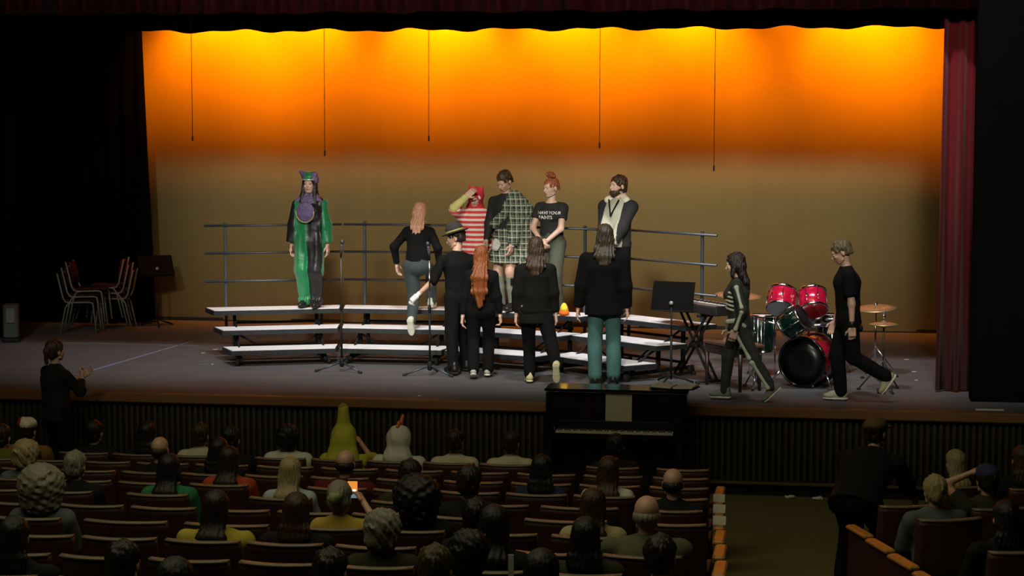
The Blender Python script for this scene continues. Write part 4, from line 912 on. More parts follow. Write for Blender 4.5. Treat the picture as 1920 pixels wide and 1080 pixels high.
for i in (0, 1):
    a = k.kn[i]; b_ = k.an[i]; o = sub_obj(t, 'sock', surface([capsule(a+(b_-a)*.16+V3(0, .012, 0), a+(b_-a)*.5+V3(0, .01, 0), .066, .058), capsule(a+(b_-a)*.5, b_, .056, .047)], .011, .02), m_sock)
    sub_obj(o, 'garter', surface([rbox(a+(b_-a)*.30+V3((-.05, .05)[i], -.035, 0), (.012, .012, .035), None, .01)], .008, 0), BLK)
shoe_pair(t, k, BLKSHOE, SOLE_B)

# 9 woman with a bun and a printed T shirt
p, A = on_riser(1034, 2, .18); t = person('woman with an orange hair bun and a black printed T shirt', p, DEG(-20))
k = skeleton(1.66, True, hands=[V3(-.045, -.20, .90), V3(.045, -.22, .89)], elbows=[V3(-1, .1, -.3), V3(1, .1, -.3)], head=(-.35, .12, 0), feet=[V3(-.09, 0, .085), V3(.09, 0, .085)])
bodyobj(t, k, SKIN2, thumbs=[V3(.2, -.3, 1), V3(-.2, -.3, 1)], curls=(.7, .7)); face(t, k); hair_short(k, t, H_ORANGE, low=-.03, amp=.002)
sub_obj(t, 'hair_bun', surface([ell((0, .02, .150), (.055, .05, .045)), ell((-.03, .0, .165), (.03, .03, .03)), ell((.045, .01, .145), (.03, .04, .025))], .008, .015, disp=folds(.005, 81, 90)), H_ORANGE, xf=(k.HR*k.hs, k.hc))
tee = top(t, k, 't_shirt', mat('black_tee', (0.013, 0.013, 0.015), .85), seed=83, sleeve=.55, hem=.05, neckz=-.012, inf=.014, sr=(.068, .062, .05), fold=.002)
trousers(t, k, 'trousers', mat('olive_grey', (0.062, 0.068, 0.045), .85, bump=.2, bs=120), seed=82, r=(.11, .088, .075), top=.16, fold=.003); shoe_pair(t, k, BLKSHOE, SOLE_B)
tv = np.empty(len(tee.data.vertices)*3, np.float32); tee.data.vertices.foreach_get('co', tv); bvh = BVHTree.FromPolygons([tuple(v) for v in tv.reshape(-1, 3)], [tuple(q.vertices) for q in tee.data.polygons])
dg = bpy.context.evaluated_depsgraph_get()
for txt, x0, z0, sz in (('I HAVE YOUR', -.135, .355, .050), ('PANTS', -.10, .292, .060)):
    cu = bpy.data.curves.new('lettering', 'FONT'); cu.body = txt; cu.size = sz; cu.resolution_u = 2; cu.offset = .0008
    tmp = bpy.data.objects.new('lettering', cu); COL.objects.link(tmp); dg.update(); me = bpy.data.meshes.new_from_object(tmp.evaluated_get(dg)); bpy.data.objects.remove(tmp)
    for v in me.vertices:
        x, z = x0+v.co.x*1.05, k.pel[2]+z0*k.s+v.co.y; hit = bvh.ray_cast(Vector((x, -1, z)), Vector((0, 1, 0)))
        v.co = (x, (hit[0].y if hit[0] else -.13)-.004, z)
    me.materials.clear(); me.materials.append(mat('print_white', (.72, .72, .72), .7)); link(bpy.data.objects.new('lettering', me), tee)['label'] = 'white lettering printed on the shirt'

# 10 bearded man in a hoodie
m_hg = mat('hoodie_grey', (0.36, 0.36, 0.29), .9, bump=.3, bs=120); m_hb = mat('hoodie_black', (0.010, 0.010, 0.012), .9)
p, A = on_riser(1157, 2, .15); t = person('bearded man in a grey and black hoodie holding a white paper', p, DEG(-26))
k = skeleton(1.70, lean=-.02, hands=[V3(-.02, -.22, .86), V3(.05, -.235, .85)], elbows=[V3(-1, .2, -.2), V3(1, .2, -.2)], head=(-.35, -.05, 0))
bodyobj(t, k, SKIN2, curls=(.7, .7), thumbs=[V3(.2, -.3, 1), V3(-.2, -.3, 1)]); face(t, k); hair_short(k, t, H_BROWN, 1.05, low=-.09)
sub_obj(t, 'beard', surface([ell((0, -.055, -.085), (.055, .05, .045)), ell((.045, -.02, -.06), (.02, .035, .045)), ell((-.045, -.02, -.06), (.02, .035, .045))], .008, .02, [ell((0, -.11, -.052), (.024, .03, .012)), ell((0, -.09, -.01), (.05, .05, .035))], disp=strands(.002)), H_BROWN, xf=(k.HR*k.hs, k.hc))
d = top_prims(k, inf=.03, hem=-.07, sleeve=1.92, sr=(.075, .066, .056)); o = sub_obj(t, 'hoodie', surface(h=.013, k=.03, disp=folds(.005, 91), **d), m_hb, slots=[(m_hg, lambda c: (c[:, 1] < -.03) & (np.abs(c[:, 0]) < .125))])
sub_obj(o, 'hood', surface([tcone(k.neck+V3(-.13, -.02, -.01), k.neck+V3(.0, .07, .035), (.05, .05), (.06, .06)), tcone(k.neck+V3(.13, -.02, -.01), k.neck+V3(.0, .07, .035), (.05, .05), (.06, .06))], .011, .03), mat('fleece_cream', (.62, .58, .5), .95))
for q in (-1, 1): sub_obj(o, 'lanyard_strap', surface([capsule(k.neck+V3(q*.07, -.10, .0), k.neck+V3(0, -.175, -.19), .010, .010)], .007, 0), BLK)
trousers(t, k, 'trousers', BLKP, seed=92); shoe_pair(t, k, BLKSHOE, SOLE_B)
q = k.wr[0]+V3(-.03, -.06, -.06); o = MB().box((0, 0, 0), (.10, .004, .17), Matrix.Rotation(.5, 3, 'Y')).build('folded_paper', M_PAPER); o.matrix_world = Matrix.Translation(Vector([float(c) for c in p])) @ Matrix.Rotation(DEG(-26), 4, 'Z') @ Matrix.Translation(Vector([float(c) for c in q])); tag(o, 'white folded paper held by the bearded man', 'paper')

# 11 woman in a skeleton suit, walking
m_bone = mat('bone_print', (.52, .53, .44), .8); m_sk = mat('skeleton_black', (0.026, 0.030, 0.026), .75, bump=.3, bs=80)
p = fl(1384, 752); t = person('woman with dark hair in a black skeleton print suit walking past the bench', p, DEG(-92))
k = skeleton(1.58, True, lean=.05, hands=[V3(-.21, -.12, .71), V3(.23, -.02, .78)], head=(.0, .22, 0), feet=[V3(-.06, -.15, .085), V3(.06, .36, .15)], heels=(0, .75), knees=[V3(0, -1, 0), V3(0, -1, -.2)], wide=1.10)
bodyobj(t, k, SKIN2, curls=(.5, .8)); face(t, k); hair_long(k, t, H_DARK, .27, .11, amp=.006, back=.07, front=.12)
sut = top(t, k, 'suit_top', m_sk, seed=101, sleeve=1.95, hem=-.09, inf=.014); leg = trousers(t, k, 'leggings', m_sk, seed=102, r=(.100, .072, .056), fold=.003)
def bone(parent, name, pts, r, tagn=None): sub_obj(parent, name, surface([capsule(pts[j], pts[j+1], r[j], r[j+1]) for j in range(len(pts)-1)], .008, .006), m_bone)
for i, q in enumerate((-1, 1)):
    for u0, u1, rr in ((k.sh[i], k.el[i], .047), (k.el[i], k.wr[i], .038)):
        dr = nrm(np.cross(nrm(u1-u0), V3(0, -1, 0)))*q; dr = dr if dr[0]*q > 0 else -dr
        bone(sut, 'printed_bone', [u0+dr*rr+(u1-u0)*.06, u0+dr*rr*1.02+(u1-u0)*.2, u0+dr*rr*.92+(u1-u0)*.75, u0+dr*rr*.85+(u1-u0)*.93], [.030, .019, .018, .027])
    for u0, u1, r0, r1 in ((k.hip[i], k.kn[i], .098, .072), (k.kn[i], k.an[i], .070, .056)):
        f = V3(q*.75, -.66, 0); ln = u1-u0; f = nrm(f-nrm(ln)*(f@nrm(ln)))
        bone(leg, 'printed_bone', [u0+f*r0*.98+ln*.1, u0+f*(r0*.9)+ln*.25, u0+f*(r1*.98)+ln*.8, u0+f*(r1*.96)+ln*.95], [.032, .020, .019, .028])
    for j in range(5):
        z = .395-.05*j; pts = [k.pel+k.t*(z-.03*abs(a))*k.s+k.x*q*math.sin(a)*(.178 if j < 4 else .165)*k.s*1.06-k.y*math.cos(a)*(.150 if j in (1, 2) else .138)*k.s*1.06 for a in (.25, .6, .95, 1.25)]
        bone(sut, 'printed_rib', pts, [.0125]*4)
    bone(sut, 'printed_pelvis', [k.pel+k.x*q*.05-k.y*.130-k.t*.05, k.pel+k.x*q*.12-k.y*.105+k.t*.02, k.pel+k.x*q*.168-k.y*.02+k.t*.03, k.pel+k.x*q*.15+k.y*.07-k.t*.03], [.018, .026, .030, .022])
shoe_pair(t, k, mat('grey_runner', (.17, .18, .14), .7), SOLE_W)

# 12 man in a black T shirt, walking
p = fl(1588, 753); t = person('man in a black T shirt walking before the drums, wristwatch on', p, DEG(-84))
k = skeleton(1.73, lean=.05, hands=[V3(-.20, -.12, .83), V3(.24, .02, .72)], head=(-.05, .42, 0), feet=[V3(-.08, -.06, .085), V3(.07, .40, .27)], wide=1.08, heels=(0, .95), knees=[V3(0, -1, 0), V3(0, -1, -.2)], slouch=.12)
bodyobj(t, k, SKIN, curls=(.6, .9)); face(t, k); hair_short(k, t, hairmat('hair_ash2', (.10, .075, .035)), 1.0, low=-.05)
top(t, k, 't_shirt', BLK, seed=111, sleeve=.72, hem=-.10, inf=.018, sr=(.07, .066, .05)); trousers(t, k, 'trousers', BLKP, seed=112, r=(.102, .082, .070))
c = k.wr[1]-nrm(k.wr[1]-k.el[1])*.03; ax = nrm(k.wr[1]-k.el[1]); sub_obj(t, 'wristwatch', surface([tcone(c-ax*.010, c+ax*.010, (.036, .036), (.036, .036))], .008, 0), BLKSHOE)
shoe_pair(t, k, mat('tan_runner', (.36, .34, .22), .7), SOLE_W)

# 13 person standing at the foot of the stage, clapping
p = at_y(104, 700, -.75); t = person('dark clothed person standing below the stage edge and clapping', (p[0], -.75, 0), DEG(140))
zt = at_y(100, 640, -.75)[2]
k = skeleton(zt, hands=[V3(-.03, -.30, 1.28*zt/1.75), V3(.03, -.31, 1.29*zt/1.75)], elbows=[V3(-.8, .3, -.8), V3(.8, .3, -.8)], head=(.15, -.05, 0), wide=1.15)
bodyobj(t, k, SKIN, curls=(.1, .1), thumbs=[V3(0, 0, 1), V3(0, 0, 1)]); face(t, k); hair_short(k, t, H_BROWN, 1.05, low=-.08)
sub_obj(t, 'ponytail', surface([ell((0, .115, .02), (.04, .04, .045)), tcone((0, .13, .0), (0, .13, -.12), (.03, .03), (.02, .02))], .009, .02, disp=strands(.003, 0, .12, 12)), H_BROWN, xf=(k.HR*k.hs, k.hc))
top(t, k, 'black_top', M_BLACKCLOTH, seed=121, inf=.025, sleeve=1.85, hem=-.12); trousers(t, k, 'trousers', BLKP, seed=122, r=(.11, .09, .08)); shoe_pair(t, k, BLKSHOE, SOLE_B)

# ------------------------------------------------------------------ the house: seats
m_seat = mat('seat_back', (0.052, 0.016, 0.010), 0.55, var=.2, vs=6); m_cush = mat('seat_cushion', (0.10, 0.012, 0.012), .9)
m_rim = mat('seat_rim', (0.16, 0.13, 0.09), .45); m_std = mat('seat_standard', (0.02, 0.018, 0.016), .6)
SW = 0.53
def panel(zs, wdt, y_at, bow, th, n=10):
    """a panel bowed towards -y, y_at(z) its line"""
    V = []; F = []
    for sd in (0, 1):
        for z in zs:
            for i in range(n+1):
                u = i/n*2-1; V.append((u*wdt, y_at(z)-bow*(1-u*u)+sd*th, z))
    W = n+1; m_ = len(zs); N = W*m_
    for j in range(m_-1):
        for i in range(n): a = j*W+i; F += [(a, a+1, a+W+1, a+W), (N+a, N+a+W, N+a+W+1, N+a+1)]
    for i in range(n): F += [(i, N+i, N+i+1, i+1), ((m_-1)*W+i, (m_-1)*W+i+1, N+(m_-1)*W+i+1, N+(m_-1)*W+i)]
    for j in range(m_-1): a = j*W; F += [(a, a+W, N+a+W, N+a), (a+n, N+a+n, N+a+W+n, a+W+n)]
    return np_mesh('panel', V, F, True)
def make_seat():                              # seat faces +y, its back towards the camera
    t = empty('theatre_seat')
    ya = lambda z: -.03-(z-.3)*.16
    def o(name, me, m, par=t): me.materials.append(m); return link(bpy.data.objects.new(name, me), par)
    bk = o('backrest', panel((.32, .55, .80, .835), SW/2-.025, ya, .055, .05), m_seat)
    o('top_edge', panel((.836, .850), SW/2-.028, lambda z: ya(.84)-.004, .055, .058), m_rim, bk)
    o('seat_cushion', MB().box((0, .23, .275), (SW-.13, .40, .09), Matrix.Rotation(.06, 3, 'X'), .03).mesh('seat_cushion'), m_cush)
    for s in (-1, 1):
        st = o('standard', MB().box((s*(SW/2-.028), .14, .245), (.022, .34, .49), bev=.008).mesh('standard'), m_std)
        o('armrest', MB().box((s*(SW/2-.028), .16, .50), (.040, .36, .025), bev=.008).mesh('armrest'), m_std, st)
    return t
seat = make_seat(); used = [False]
ORD = ('front', 'second', 'third', 'fourth', 'fifth', 'sixth', 'seventh', 'eighth', 'ninth', 'tenth')
def row_y(k): return ROW0-ROWS*k
def row_fz(k): return floor_z(row_y(k)+.15)
def place_seat(x, y, z, rz, label, group):
    o = copy_tree(seat) if used[0] else seat; used[0] = True
    o.location = (x, y, z); o.rotation_euler = (0, 0, rz); tag(o, label, 'theatre seat', group); return o
def project_x(k):
    z = row_fz(k)+.62; best = None
    for x in np.arange(1.0, 4.0, .005):
        q = project((x, row_y(k)+.1, z))[0]
        if best is None or abs(q-1348) < best[0]: best = (abs(q-1348), x)
    return best[1]
# right hand block, turned towards the middle of the stage
RB = DEG(20); rb0 = at_z(1612, 974, .95+.0); OR = np.array([rb0[0], rb0[1]])
rd = np.array([math.sin(RB), -math.cos(RB)])    # away from the stage
ru = np.array([math.cos(RB), math.sin(RB)])     # along the row
# ------------------------------------------------------------------ the audience
PROTO = {}
def sit_k(arms='lap', fem=False, wide=1.0):
    hands = [V3(-.07, -.30, .68), V3(.07, -.30, .68)]; elbows = [V3(-.5, .1, -1), V3(.5, .1, -1)]
    if arms == 'phone': hands[0] = V3(-.10, -.36, 1.02); elbows[0] = V3(-1, -.2, -.9)     # local x<0 shows on the image's right from behind
    if arms == 'elbow': hands[1] = V3(.12, -.05, 1.18); elbows[1] = V3(1, -.6, .1)
    return skeleton(1.70, fem, lean=-.06, pelvis=V3(0, 0, .475), hands=hands, elbows=elbows, feet=[V3(-.13, -.44, .085), V3(.13, -.44, .085)], knees=[V3(0, -.5, 1), V3(0, -.5, 1)], head=(0, .08, 0), slouch=.12, wide=wide, neck=.148, hscale=1.12)
def proto(arms, fem, wide, sleeve):
    key = (arms, fem, wide, sleeve)
    if key not in PROTO:
        k = sit_k(arms, fem, wide); d = {}
        d['body'] = np_mesh('body', *body_vf(k, .018, hh=.008, curls=(.9, .9))); d['shirt'] = np_mesh('shirt', *surface(h=.016, k=.03, disp=folds(.005, len(PROTO)+200), **top_prims(k, inf=.024, hem=-.02, sleeve=sleeve, sr=(.07, .062, .052))))
        P, cl = trouser_prims(k); d['trousers'] = np_mesh('trousers', *surface(P, .018, .02, (), cl))
        for f in ('shoe',):
            P = []
            for i in (0, 1): a = k.an[i]; P += [capsule(a+V3(0, .03, -.04), a+V3(0, -.15, -.045), .042, .040)]
            d['shoes'] = P
        PROTO[key] = (k, d)
    return PROTO[key]
def omat(o, m):
    if not o.data.materials: o.data.materials.append(m)
    o.material_slots[0].link = 'OBJECT'; o.material_slots[0].material = m
HAIRM = {}
def shared(key, fn):
    """hair and hat meshes are made once per style"""
    if key not in HAIRM:
        o = fn()
        if o is not None: HAIRM[key] = o.data
        return o
    return None
AUD = []; TURN = []; _k = sit_k(); SIT_TOP = _k.hc[2]+.122*_k.hs
def sitter(px, py, label, shirt, hair='short', hcol=H_DARK, row=None, arms='lap', fem=False, wide=1.0, sleeve=1.9, skin=SKIN, yaw=0.0, dx=0.0, block=None):
    """head column px and head top row py pick the row of seats and the person's size"""
    best = None
    for k in (range(0, 12) if row is None else [row]):
        y = row_y(k)+.20; q = at_y(px, py, y); Ht = q[2]-row_fz(k); sc = Ht/SIT_TOP
        e = abs(sc-1.0)
        if best is None or e < best[0]: best = (e, k, q[0], y, min(1.12, max(.88, sc)))
    e, k, x, y, sc = best; z = row_fz(k)
    if block is not None: z = floor_z(y)
    rz = PI+yaw; t = empty('person', (x+dx, y, z), rz, label, 'person', None, sc)
    AUD.append((k, float(x), px, py, round(sc, 2), t if abs(yaw) < .1 else None))
    if abs(yaw) > .1: TURN.append((*AUD[-1], t))
    kk, d = proto(arms, fem, wide, sleeve)
    def put(name, me, m, par=t): o = link(bpy.data.objects.new(name, me), par); omat(o, m); return o
    put('body', d['body'], skin); put('shirt', d['shirt'], shirt); put('trousers', d['trousers'], BLKP)
    key = (hair, arms, fem, wide)
    def mk():
        if hair == 'short': return hair_short(kk, t, hcol, 1.03, low=-.075, amp=.004)
        if hair == 'thin': return hair_short(kk, t, hcol, .97, low=-.06, amp=.002)
        if hair == 'long': return hair_long(kk, t, hcol, .40, .10, amp=.003, back=.10)
        if hair == 'bob': return hair_long(kk, t, hcol, .24, .105, amp=.003, back=.05)
        if hair == 'curly': return sub_obj(t, 'hair', surface([ell((0, .03, .03), (.115, .12, .115)), ell((0, .06, -.05), (.10, .07, .08))], .011, .03, FACE_CUT, disp=folds(.008, 5, 105, 1)), hcol, xf=(kk.HR*kk.hs, kk.hc))
        if hair == 'afro': return sub_obj(t, 'hair', surface([ell((0, .03, .03), (.17, .165, .16)), ell((0, .05, -.09), (.15, .11, .11))], .013, .03, FACE_CUT, disp=folds(.009, 6, 95, 1)), hcol, xf=(kk.HR*kk.hs, kk.hc))
        if hair == 'bun': return sub_obj(t, 'hair', surface([ell((0, .022, .042), (.086, .104, .09)), ell((0, .055, -.02), (.08, .062, .07)), ell((0, .12, .035), (.05, .04, .05))], .010, .02, FACE_CUT, disp=strands(.004)), hcol, xf=(kk.HR*kk.hs, kk.hc))
        if hair == 'bald': return sub_obj(t, 'hair', surface([ell((0, .03, -.01), (.082, .095, .055))], .009, .02, FACE_CUT+[ell((0, -.01, .055), (.10, .11, .055))], disp=strands(.003)), hcol, xf=(kk.HR*kk.hs, kk.hc))
        return None
    o = shared(key, mk)
    if o is None and key in HAIRM: o = link(bpy.data.objects.new('hair', HAIRM[key]), t)
    if o is not None: omat(o, hcol)
    for i in (0, 1):
        key2 = ('shoe', i)
        if key2 not in HAIRM: HAIRM[key2] = np_mesh('shoe', *surface(d['shoes'][i:i+1], .014, .01))
        put('shoe', HAIRM[key2], BLKSHOE)
    return t, kk
def cl(name, c): return mat('cloth_'+name, c, .9, bump=.25, bs=80, spec=.2)
C_BLACK = cl('black', (.010, .010, .011)); C_WHITE = cl('white', (.55, .55, .48)); C_CREAM = cl('cream', (.50, .46, .33)); C_NAVY = cl('navy', (.018, .024, .055)); C_GREEN = cl('green', (.03, .17, .08))
C_ORANGE = cl('orange', (.34, .06, .02)); C_YELLOW = cl('mustard', (.42, .30, .05)); C_BLUE = cl('lightblue', (.34, .40, .43)); C_RED = cl('darkred', (.10, .012, .015)); C_OLIVE = cl('olive', (.10, .105, .06)); C_GREY = cl('bluegrey', (.10, .115, .125))
C_BROWN = cl('brown', (.20, .10, .03)); C_DOLIVE = cl('dark_olive', (.035, .034, .018)); C_TAN = cl('tan', (.40, .33, .17)); H_BLACK = hairmat('hair_black', (.008, .007, .007)); H_WHITE = hairmat('hair_white', (.30, .29, .24))
# front row
sitter(4, 812, 'seated person in an olive top beside the red and white cap', cl('lime', (.12, .12, .02)), 'short', H_DARK, 1)
t, kk = sitter(52, 790, 'seated person in a brown jacket and a red and white cap', C_BROWN, 'short', H_DARK, 0, wide=1.08)
m_cap = mat('cap_white', (.62, .58, .46), .85)
o = sub_obj(t, 'cap', surface([ell((0, .02, .075), (.098, .115, .07)), ell((.03, .05, .10), (.05, .05, .045)), ell((-.05, .04, .09), (.045, .05, .04))], .010, .02, FACE_CUT, disp=folds(.004, 9, 60)), m_cap, slots=[(mat('cap_red', (.28, .02, .02), .85), lambda c, kk=kk: ((c-kk.hc) @ kk.HR)[:, 0] > .035)], xf=(kk.HR*kk.hs, kk.hc))
sitter(178, 803, 'dark haired person in black seated behind the clapping person', C_BLACK, 'short', H_BLACK, 0)
sitter(278, 813, 'dark haired person in black seated in front of a bald man', C_BLACK, 'bob', H_BLACK, 0, fem=True)
sitter(374, 800, 'brown haired person in a cream shirt in the front row', C_CREAM, 'short', H_BROWN, 0)
sitter(433, 800, 'dark haired person in black seated next to the cream shirt', C_BLACK, 'short', H_BLACK, 1)
sitter(541, 798, 'person with thick black hair and white shirt in the front row', C_WHITE, 'curly', H_BLACK, 0, wide=1.05)
t, kk = sitter(654, 812, 'person in a yellow banana costume raising a hand, front row', cl('banana', (.40, .38, .03)), 'none', H_DARK, 0, 'phone', sleeve=1.2)
MY = mat('banana_yellow', (.42, .40, .03), .8)
o = sub_obj(t, 'banana_hood', surface([ell((0, .02, .03), (.125, .13, .13)), tcone((0, .03, .10), (.0, .05, .30), (.075, .07), (.055, .05)), tcone((0, .04, -.05), (0, .07, -.42), (.13, .11), (.27, .16))], .013, .04, [ell((0, -.12, -.02), (.07, .10, .09))], disp=folds(.004, 12, 30)), MY, xf=(kk.HR*kk.hs, kk.hc))
sub_obj(o, 'stem_tip', surface([tcone((0, .05, .30), (0, .053, .325), (.052, .048), (.045, .04))], .011, 0), mat('stem_brown', (.25, .22, .03), .8), xf=(kk.HR*kk.hs, kk.hc))
t, kk = sitter(751, 806, 'person in a white bird costume hood with orange comb, front row', C_WHITE, 'none', H_DARK, 0, wide=1.12)
o = sub_obj(t, 'white_hood', surface([ell((0, .02, .03), (.120, .13, .13)), tcone((0, .04, -.05), (0, .07, -.16), (.11, .09), (.15, .11))], .012, .03, [ell((0, -.13, -.02), (.075, .10, .09))], disp=folds(.004, 14, 30)), C_WHITE, xf=(kk.HR*kk.hs, kk.hc))
sub_obj(o, 'orange_comb', surface([ell((0, .02, .155), (.02, .055, .045)), ell((-.02, -.02, .19), (.018, .03, .05)), ell((.0, .07, .14), (.018, .035, .03)), ell((-.03, -.03, .235), (.015, .02, .025))], .009, .01), mat('comb_orange', (.62, .16, .03), .8), xf=(kk.HR*kk.hs, kk.hc))
sitter(845, 812, 'short dark haired person with a white collar and cream shirt, front row', C_CREAM, 'short', H_DARK, 0)
sitter(954, 827, 'short dark haired person in a cream shirt close to the piano', C_CREAM, 'thin', H_DARK, 0)
sitter(1155, 838, 'dark haired person seated before the piano keys', C_BLACK, 'short', H_BLACK, 0)
# following rows
sitter(315, 838, 'bald man in dark clothes seated behind the front row', C_BLACK, 'bald', H_BROWN, 2)
sitter(396, 832, 'black haired person in black seated behind the cream shirt', C_BLACK, 'bob', H_BLACK, 2)
sitter(50, 850, 'person with fluffy blond hair in a pale grey top', C_GREY, 'curly', H_BLOND, 3)
sitter(142, 862, 'grey haired person in black seated behind the clapping person', C_BLACK, 'short', H_GREY, 4)
sitter(430, 838, 'long dark haired person in an orange top', C_ORANGE, 'long', H_DARK, 3, fem=True, wide=1.1)
sitter(318, 880, 'long dark haired person in a green top behind the bald man', C_GREEN, 'long', H_BLACK, 4, fem=True, wide=1.1)
sitter(545, 862, 'person with long blond grey hair in a light blue top', C_BLUE, 'long', H_BLOND, 4, fem=True)
sitter(648, 846, 'broad man with thinning hair in a dark red shirt', C_RED, 'bald', H_DARK, 3, wide=1.2)
sitter(770, 862, 'dark haired person in dark olive seated behind the bird costume', C_DOLIVE, 'short', H_DARK, 4, wide=1.1)
sitter(880, 873, 'dark haired person in black between two empty seats', C_BLACK, 'short', H_DARK, 5)
sitter(1016, 868, 'dark haired person in a navy top behind the piano corner', C_NAVY, 'bob', H_BLACK, 3, fem=True)
sitter(1141, 870, 'long brown haired person in a white top facing the piano', C_WHITE, 'long', H_BROWN, 3, fem=True)
sitter(1262, 878, 'dark haired man in a black coat near the aisle', C_BLACK, 'bald', H_DARK, 4, wide=1.1)
sitter(80, 904, 'person with big grey curls in a blue grey jacket', C_GREY, 'afro', H_GREY, 6, wide=1.05)
t, kk = sitter(637, 918, 'woman in a mustard top holding up a glowing phone', C_YELLOW, 'bun', H_GREY, 6, 'phone', True, sleeve=1.0)
sub_obj(t, 'hair_flower', surface([ell((.0, .165, .02), (.045, .03, .04)), ell((-.03, .15, .03), (.03, .03, .03))], .009, .01, disp=folds(.006, 15, 90)), mat('flower_green', (.22, .27, .10), .8), xf=(kk.HR*kk.hs, kk.hc))
PH = (t, kk)
sitter(556, 935, 'brown haired person in black behind the phone filmer', C_BLACK, 'bob', H_BROWN, 7, wide=1.1)
sitter(783, 905, 'person with a huge dark afro', C_BLACK, 'afro', H_BLACK, 6, wide=1.15)
sitter(1113, 925, 'long brown haired woman in a tan top beside the bald man', C_TAN, 'long', H_BROWN, 6, fem=True, wide=1.1)
sitter(1213, 928, 'bald broad man in an olive grey shirt by the aisle', C_OLIVE, 'bald', H_GREY, 7, wide=1.25)
sitter(407, 945, 'grey topped dark haired person in a yellow top', cl('yellow', (.40, .33, .04)), 'long', H_DARK, 7, wide=1.15, sleeve=.8)
sitter(893, 950, 'short haired person in black in the row behind the huge afro', C_BLACK, 'short', H_BLACK, 7)
sitter(948, 948, 'dark long haired person in black beside an empty seat', C_BLACK, 'long', H_BLACK, 8, fem=True)
sitter(1078, 975, 'dark haired person holding a white program', C_DOLIVE, 'bob', H_BLACK, 8)
sitter(719, 980, 'person with grey curls and a pale patterned scarf', C_DOLIVE, 'curly', H_GREY, 8)
sitter(28, 985, 'dark haired person in black with big shoulders behind the grey curls', C_BLACK, 'bob', H_BLACK, 9, wide=1.2)
sitter(232, 1014, 'dark haired person in black, alone behind the empty seats', C_BLACK, 'short', H_BLACK, 10)
sitter(330, 1046, 'dark haired person in deep green behind the yellow top', cl('deepgreen', (.012, .025, .018)), 'bob', H_BLACK, 11)
sitter(648, 1040, 'person in a cream hood behind the phone filmer', C_TAN, 'short', H_DARK, 10)
sitter(800, 1022, 'olive haired person in black behind the afro', C_BLACK, 'short', hairmat('hair_olive', (.05, .04, .015)), 10)
sitter(880, 1005, 'short black haired person in dark grey', cl('dgrey', (.02, .022, .02)), 'curly', H_BLACK, 9)
sitter(1005, 1030, 'black haired person with a white paper strip beside them', C_BLACK, 'long', H_BLACK, 10, fem=True)
sitter(1243, 1003, 'person in a mottled green jacket behind the bald broad man', cl('mottled', (.045, .05, .03)), 'short', H_DARK, 9)
# turned block
def turned(px, py, y, label, shirt, hair, hcol, **kw):
    global ROW0
    return sitter(px, py, label, shirt, hair, hcol, row=int(round((ROW0-y)/ROWS)), yaw=RB, **kw)
turned(1791, 846, -3.9, 'blond person in dark clothes beyond the aisle', C_BLACK, 'long', H_BLOND, fem=True)
turned(1752, 905, -6.45, 'person with pale hair in a blue grey jacket beyond the aisle', C_GREY, 'short', H_BLOND, wide=1.1)
t, kk = turned(1850, 872, -5.6, 'person in a navy cap with one bare arm raised', C_DOLIVE, 'short', H_DARK, arms='elbow', sleeve=.6)
o = sub_obj(t, 'cap', surface([ell((0, .015, .06), (.094, .112, .075)), ell((0, -.12, .045), (.07, .08, .012))], .010, .02, [ell((0, -.08, -.06), (.07, .08, .09))]), mat('cap_navy', (.02, .03, .09), .85), xf=(kk.HR*kk.hs, kk.hc))
turned(1916, 836, -3.9, 'brown haired person at the far end of the turned block', C_BLACK, 'bob', H_BROWN)
turned(1884, 985, -8.15, 'dark person in black seated behind the navy cap', C_BLACK, 'bob', H_BLACK, wide=1.15)
# the man stooping in the aisle
p = at_y(1675, 840, -4.35); zf = floor_z(-4.35); t = person('man in dark clothes and a brown cap stooping beside the turned block', (p[0]-.22, -4.35, zf), DEG(160))
k = skeleton(1.72, lean=.92, hands=[V3(-.26, -.62, .56), V3(.28, -.60, .54)], head=(-.2, -.3, 0), pelvis=V3(0, .22, .76), wide=1.2, feet=[V3(-.12, 0, .085), V3(.14, .10, .085)])
bodyobj(t, k); hair_short(k, t, H_DARK)
sub_obj(t, 'cap', surface([ell((0, .015, .065), (.092, .11, .07)), ell((0, -.12, .045), (.07, .08, .012))], .010, .02, [ell((0, -.08, -.06), (.07, .08, .09))]), mat('cap_brown', (.12, .075, .03), .85), xf=(k.HR*k.hs, k.hc))
top(t, k, 'jacket', C_BLACK, seed=131, inf=.035, sleeve=1.93, hem=-.12); trousers(t, k, 'trousers', BLKP, seed=132, r=(.12, .10, .085)); shoe_pair(t, k, BLKSHOE, SOLE_B)
# seats of the turned block
TB = []
for k, x, px, py, sc, t, tt in TURN:
    f = -rd; c = np.array([x, row_y(k)+.20])-f*.20; TB.append(c)
    place_seat(c[0], c[1], floor_z(row_y(k)+.15), RB, ' '.join(('seat under the '+tt['label']).replace(',', '').split()[:16]), 'seats of the turned block')
for k in range(0, 6):
    a = OR+np.array([.13, -.84])*k; z = floor_z(a[1]+.1)
    if k >= -1:
        t = empty('row_end_panel', (a[0], a[1], z), RB, 'dark red end panel with orange wood top, %s row of the turned block' % ORD[k], 'end panel', 'row end panels of the turned block')
        MB().box((0, 0, .29), (.035, .42, .58), bev=.01).build('panel', mat('panel_maroon', (.05, .008, .01), .7), t); MB().box((0, 0, .605), (.085, .40, .035), bev=.012).build('arm_top', M_WOODARM, t)
    for i in range(5):
        c = a+ru*(SW/2+.04+SW*i)-rd*(-.14)
        if project((c[0], c[1], z+.7))[0] > 1960: continue
        if any(abs((c-b_) @ ru) < .55 and abs((c-b_) @ rd) < .80 for b_ in TB): continue
        place_seat(c[0], c[1], z, RB, 'dark theatre seat in the %s row of the turned block' % ORD[k], 'seats of the turned block')

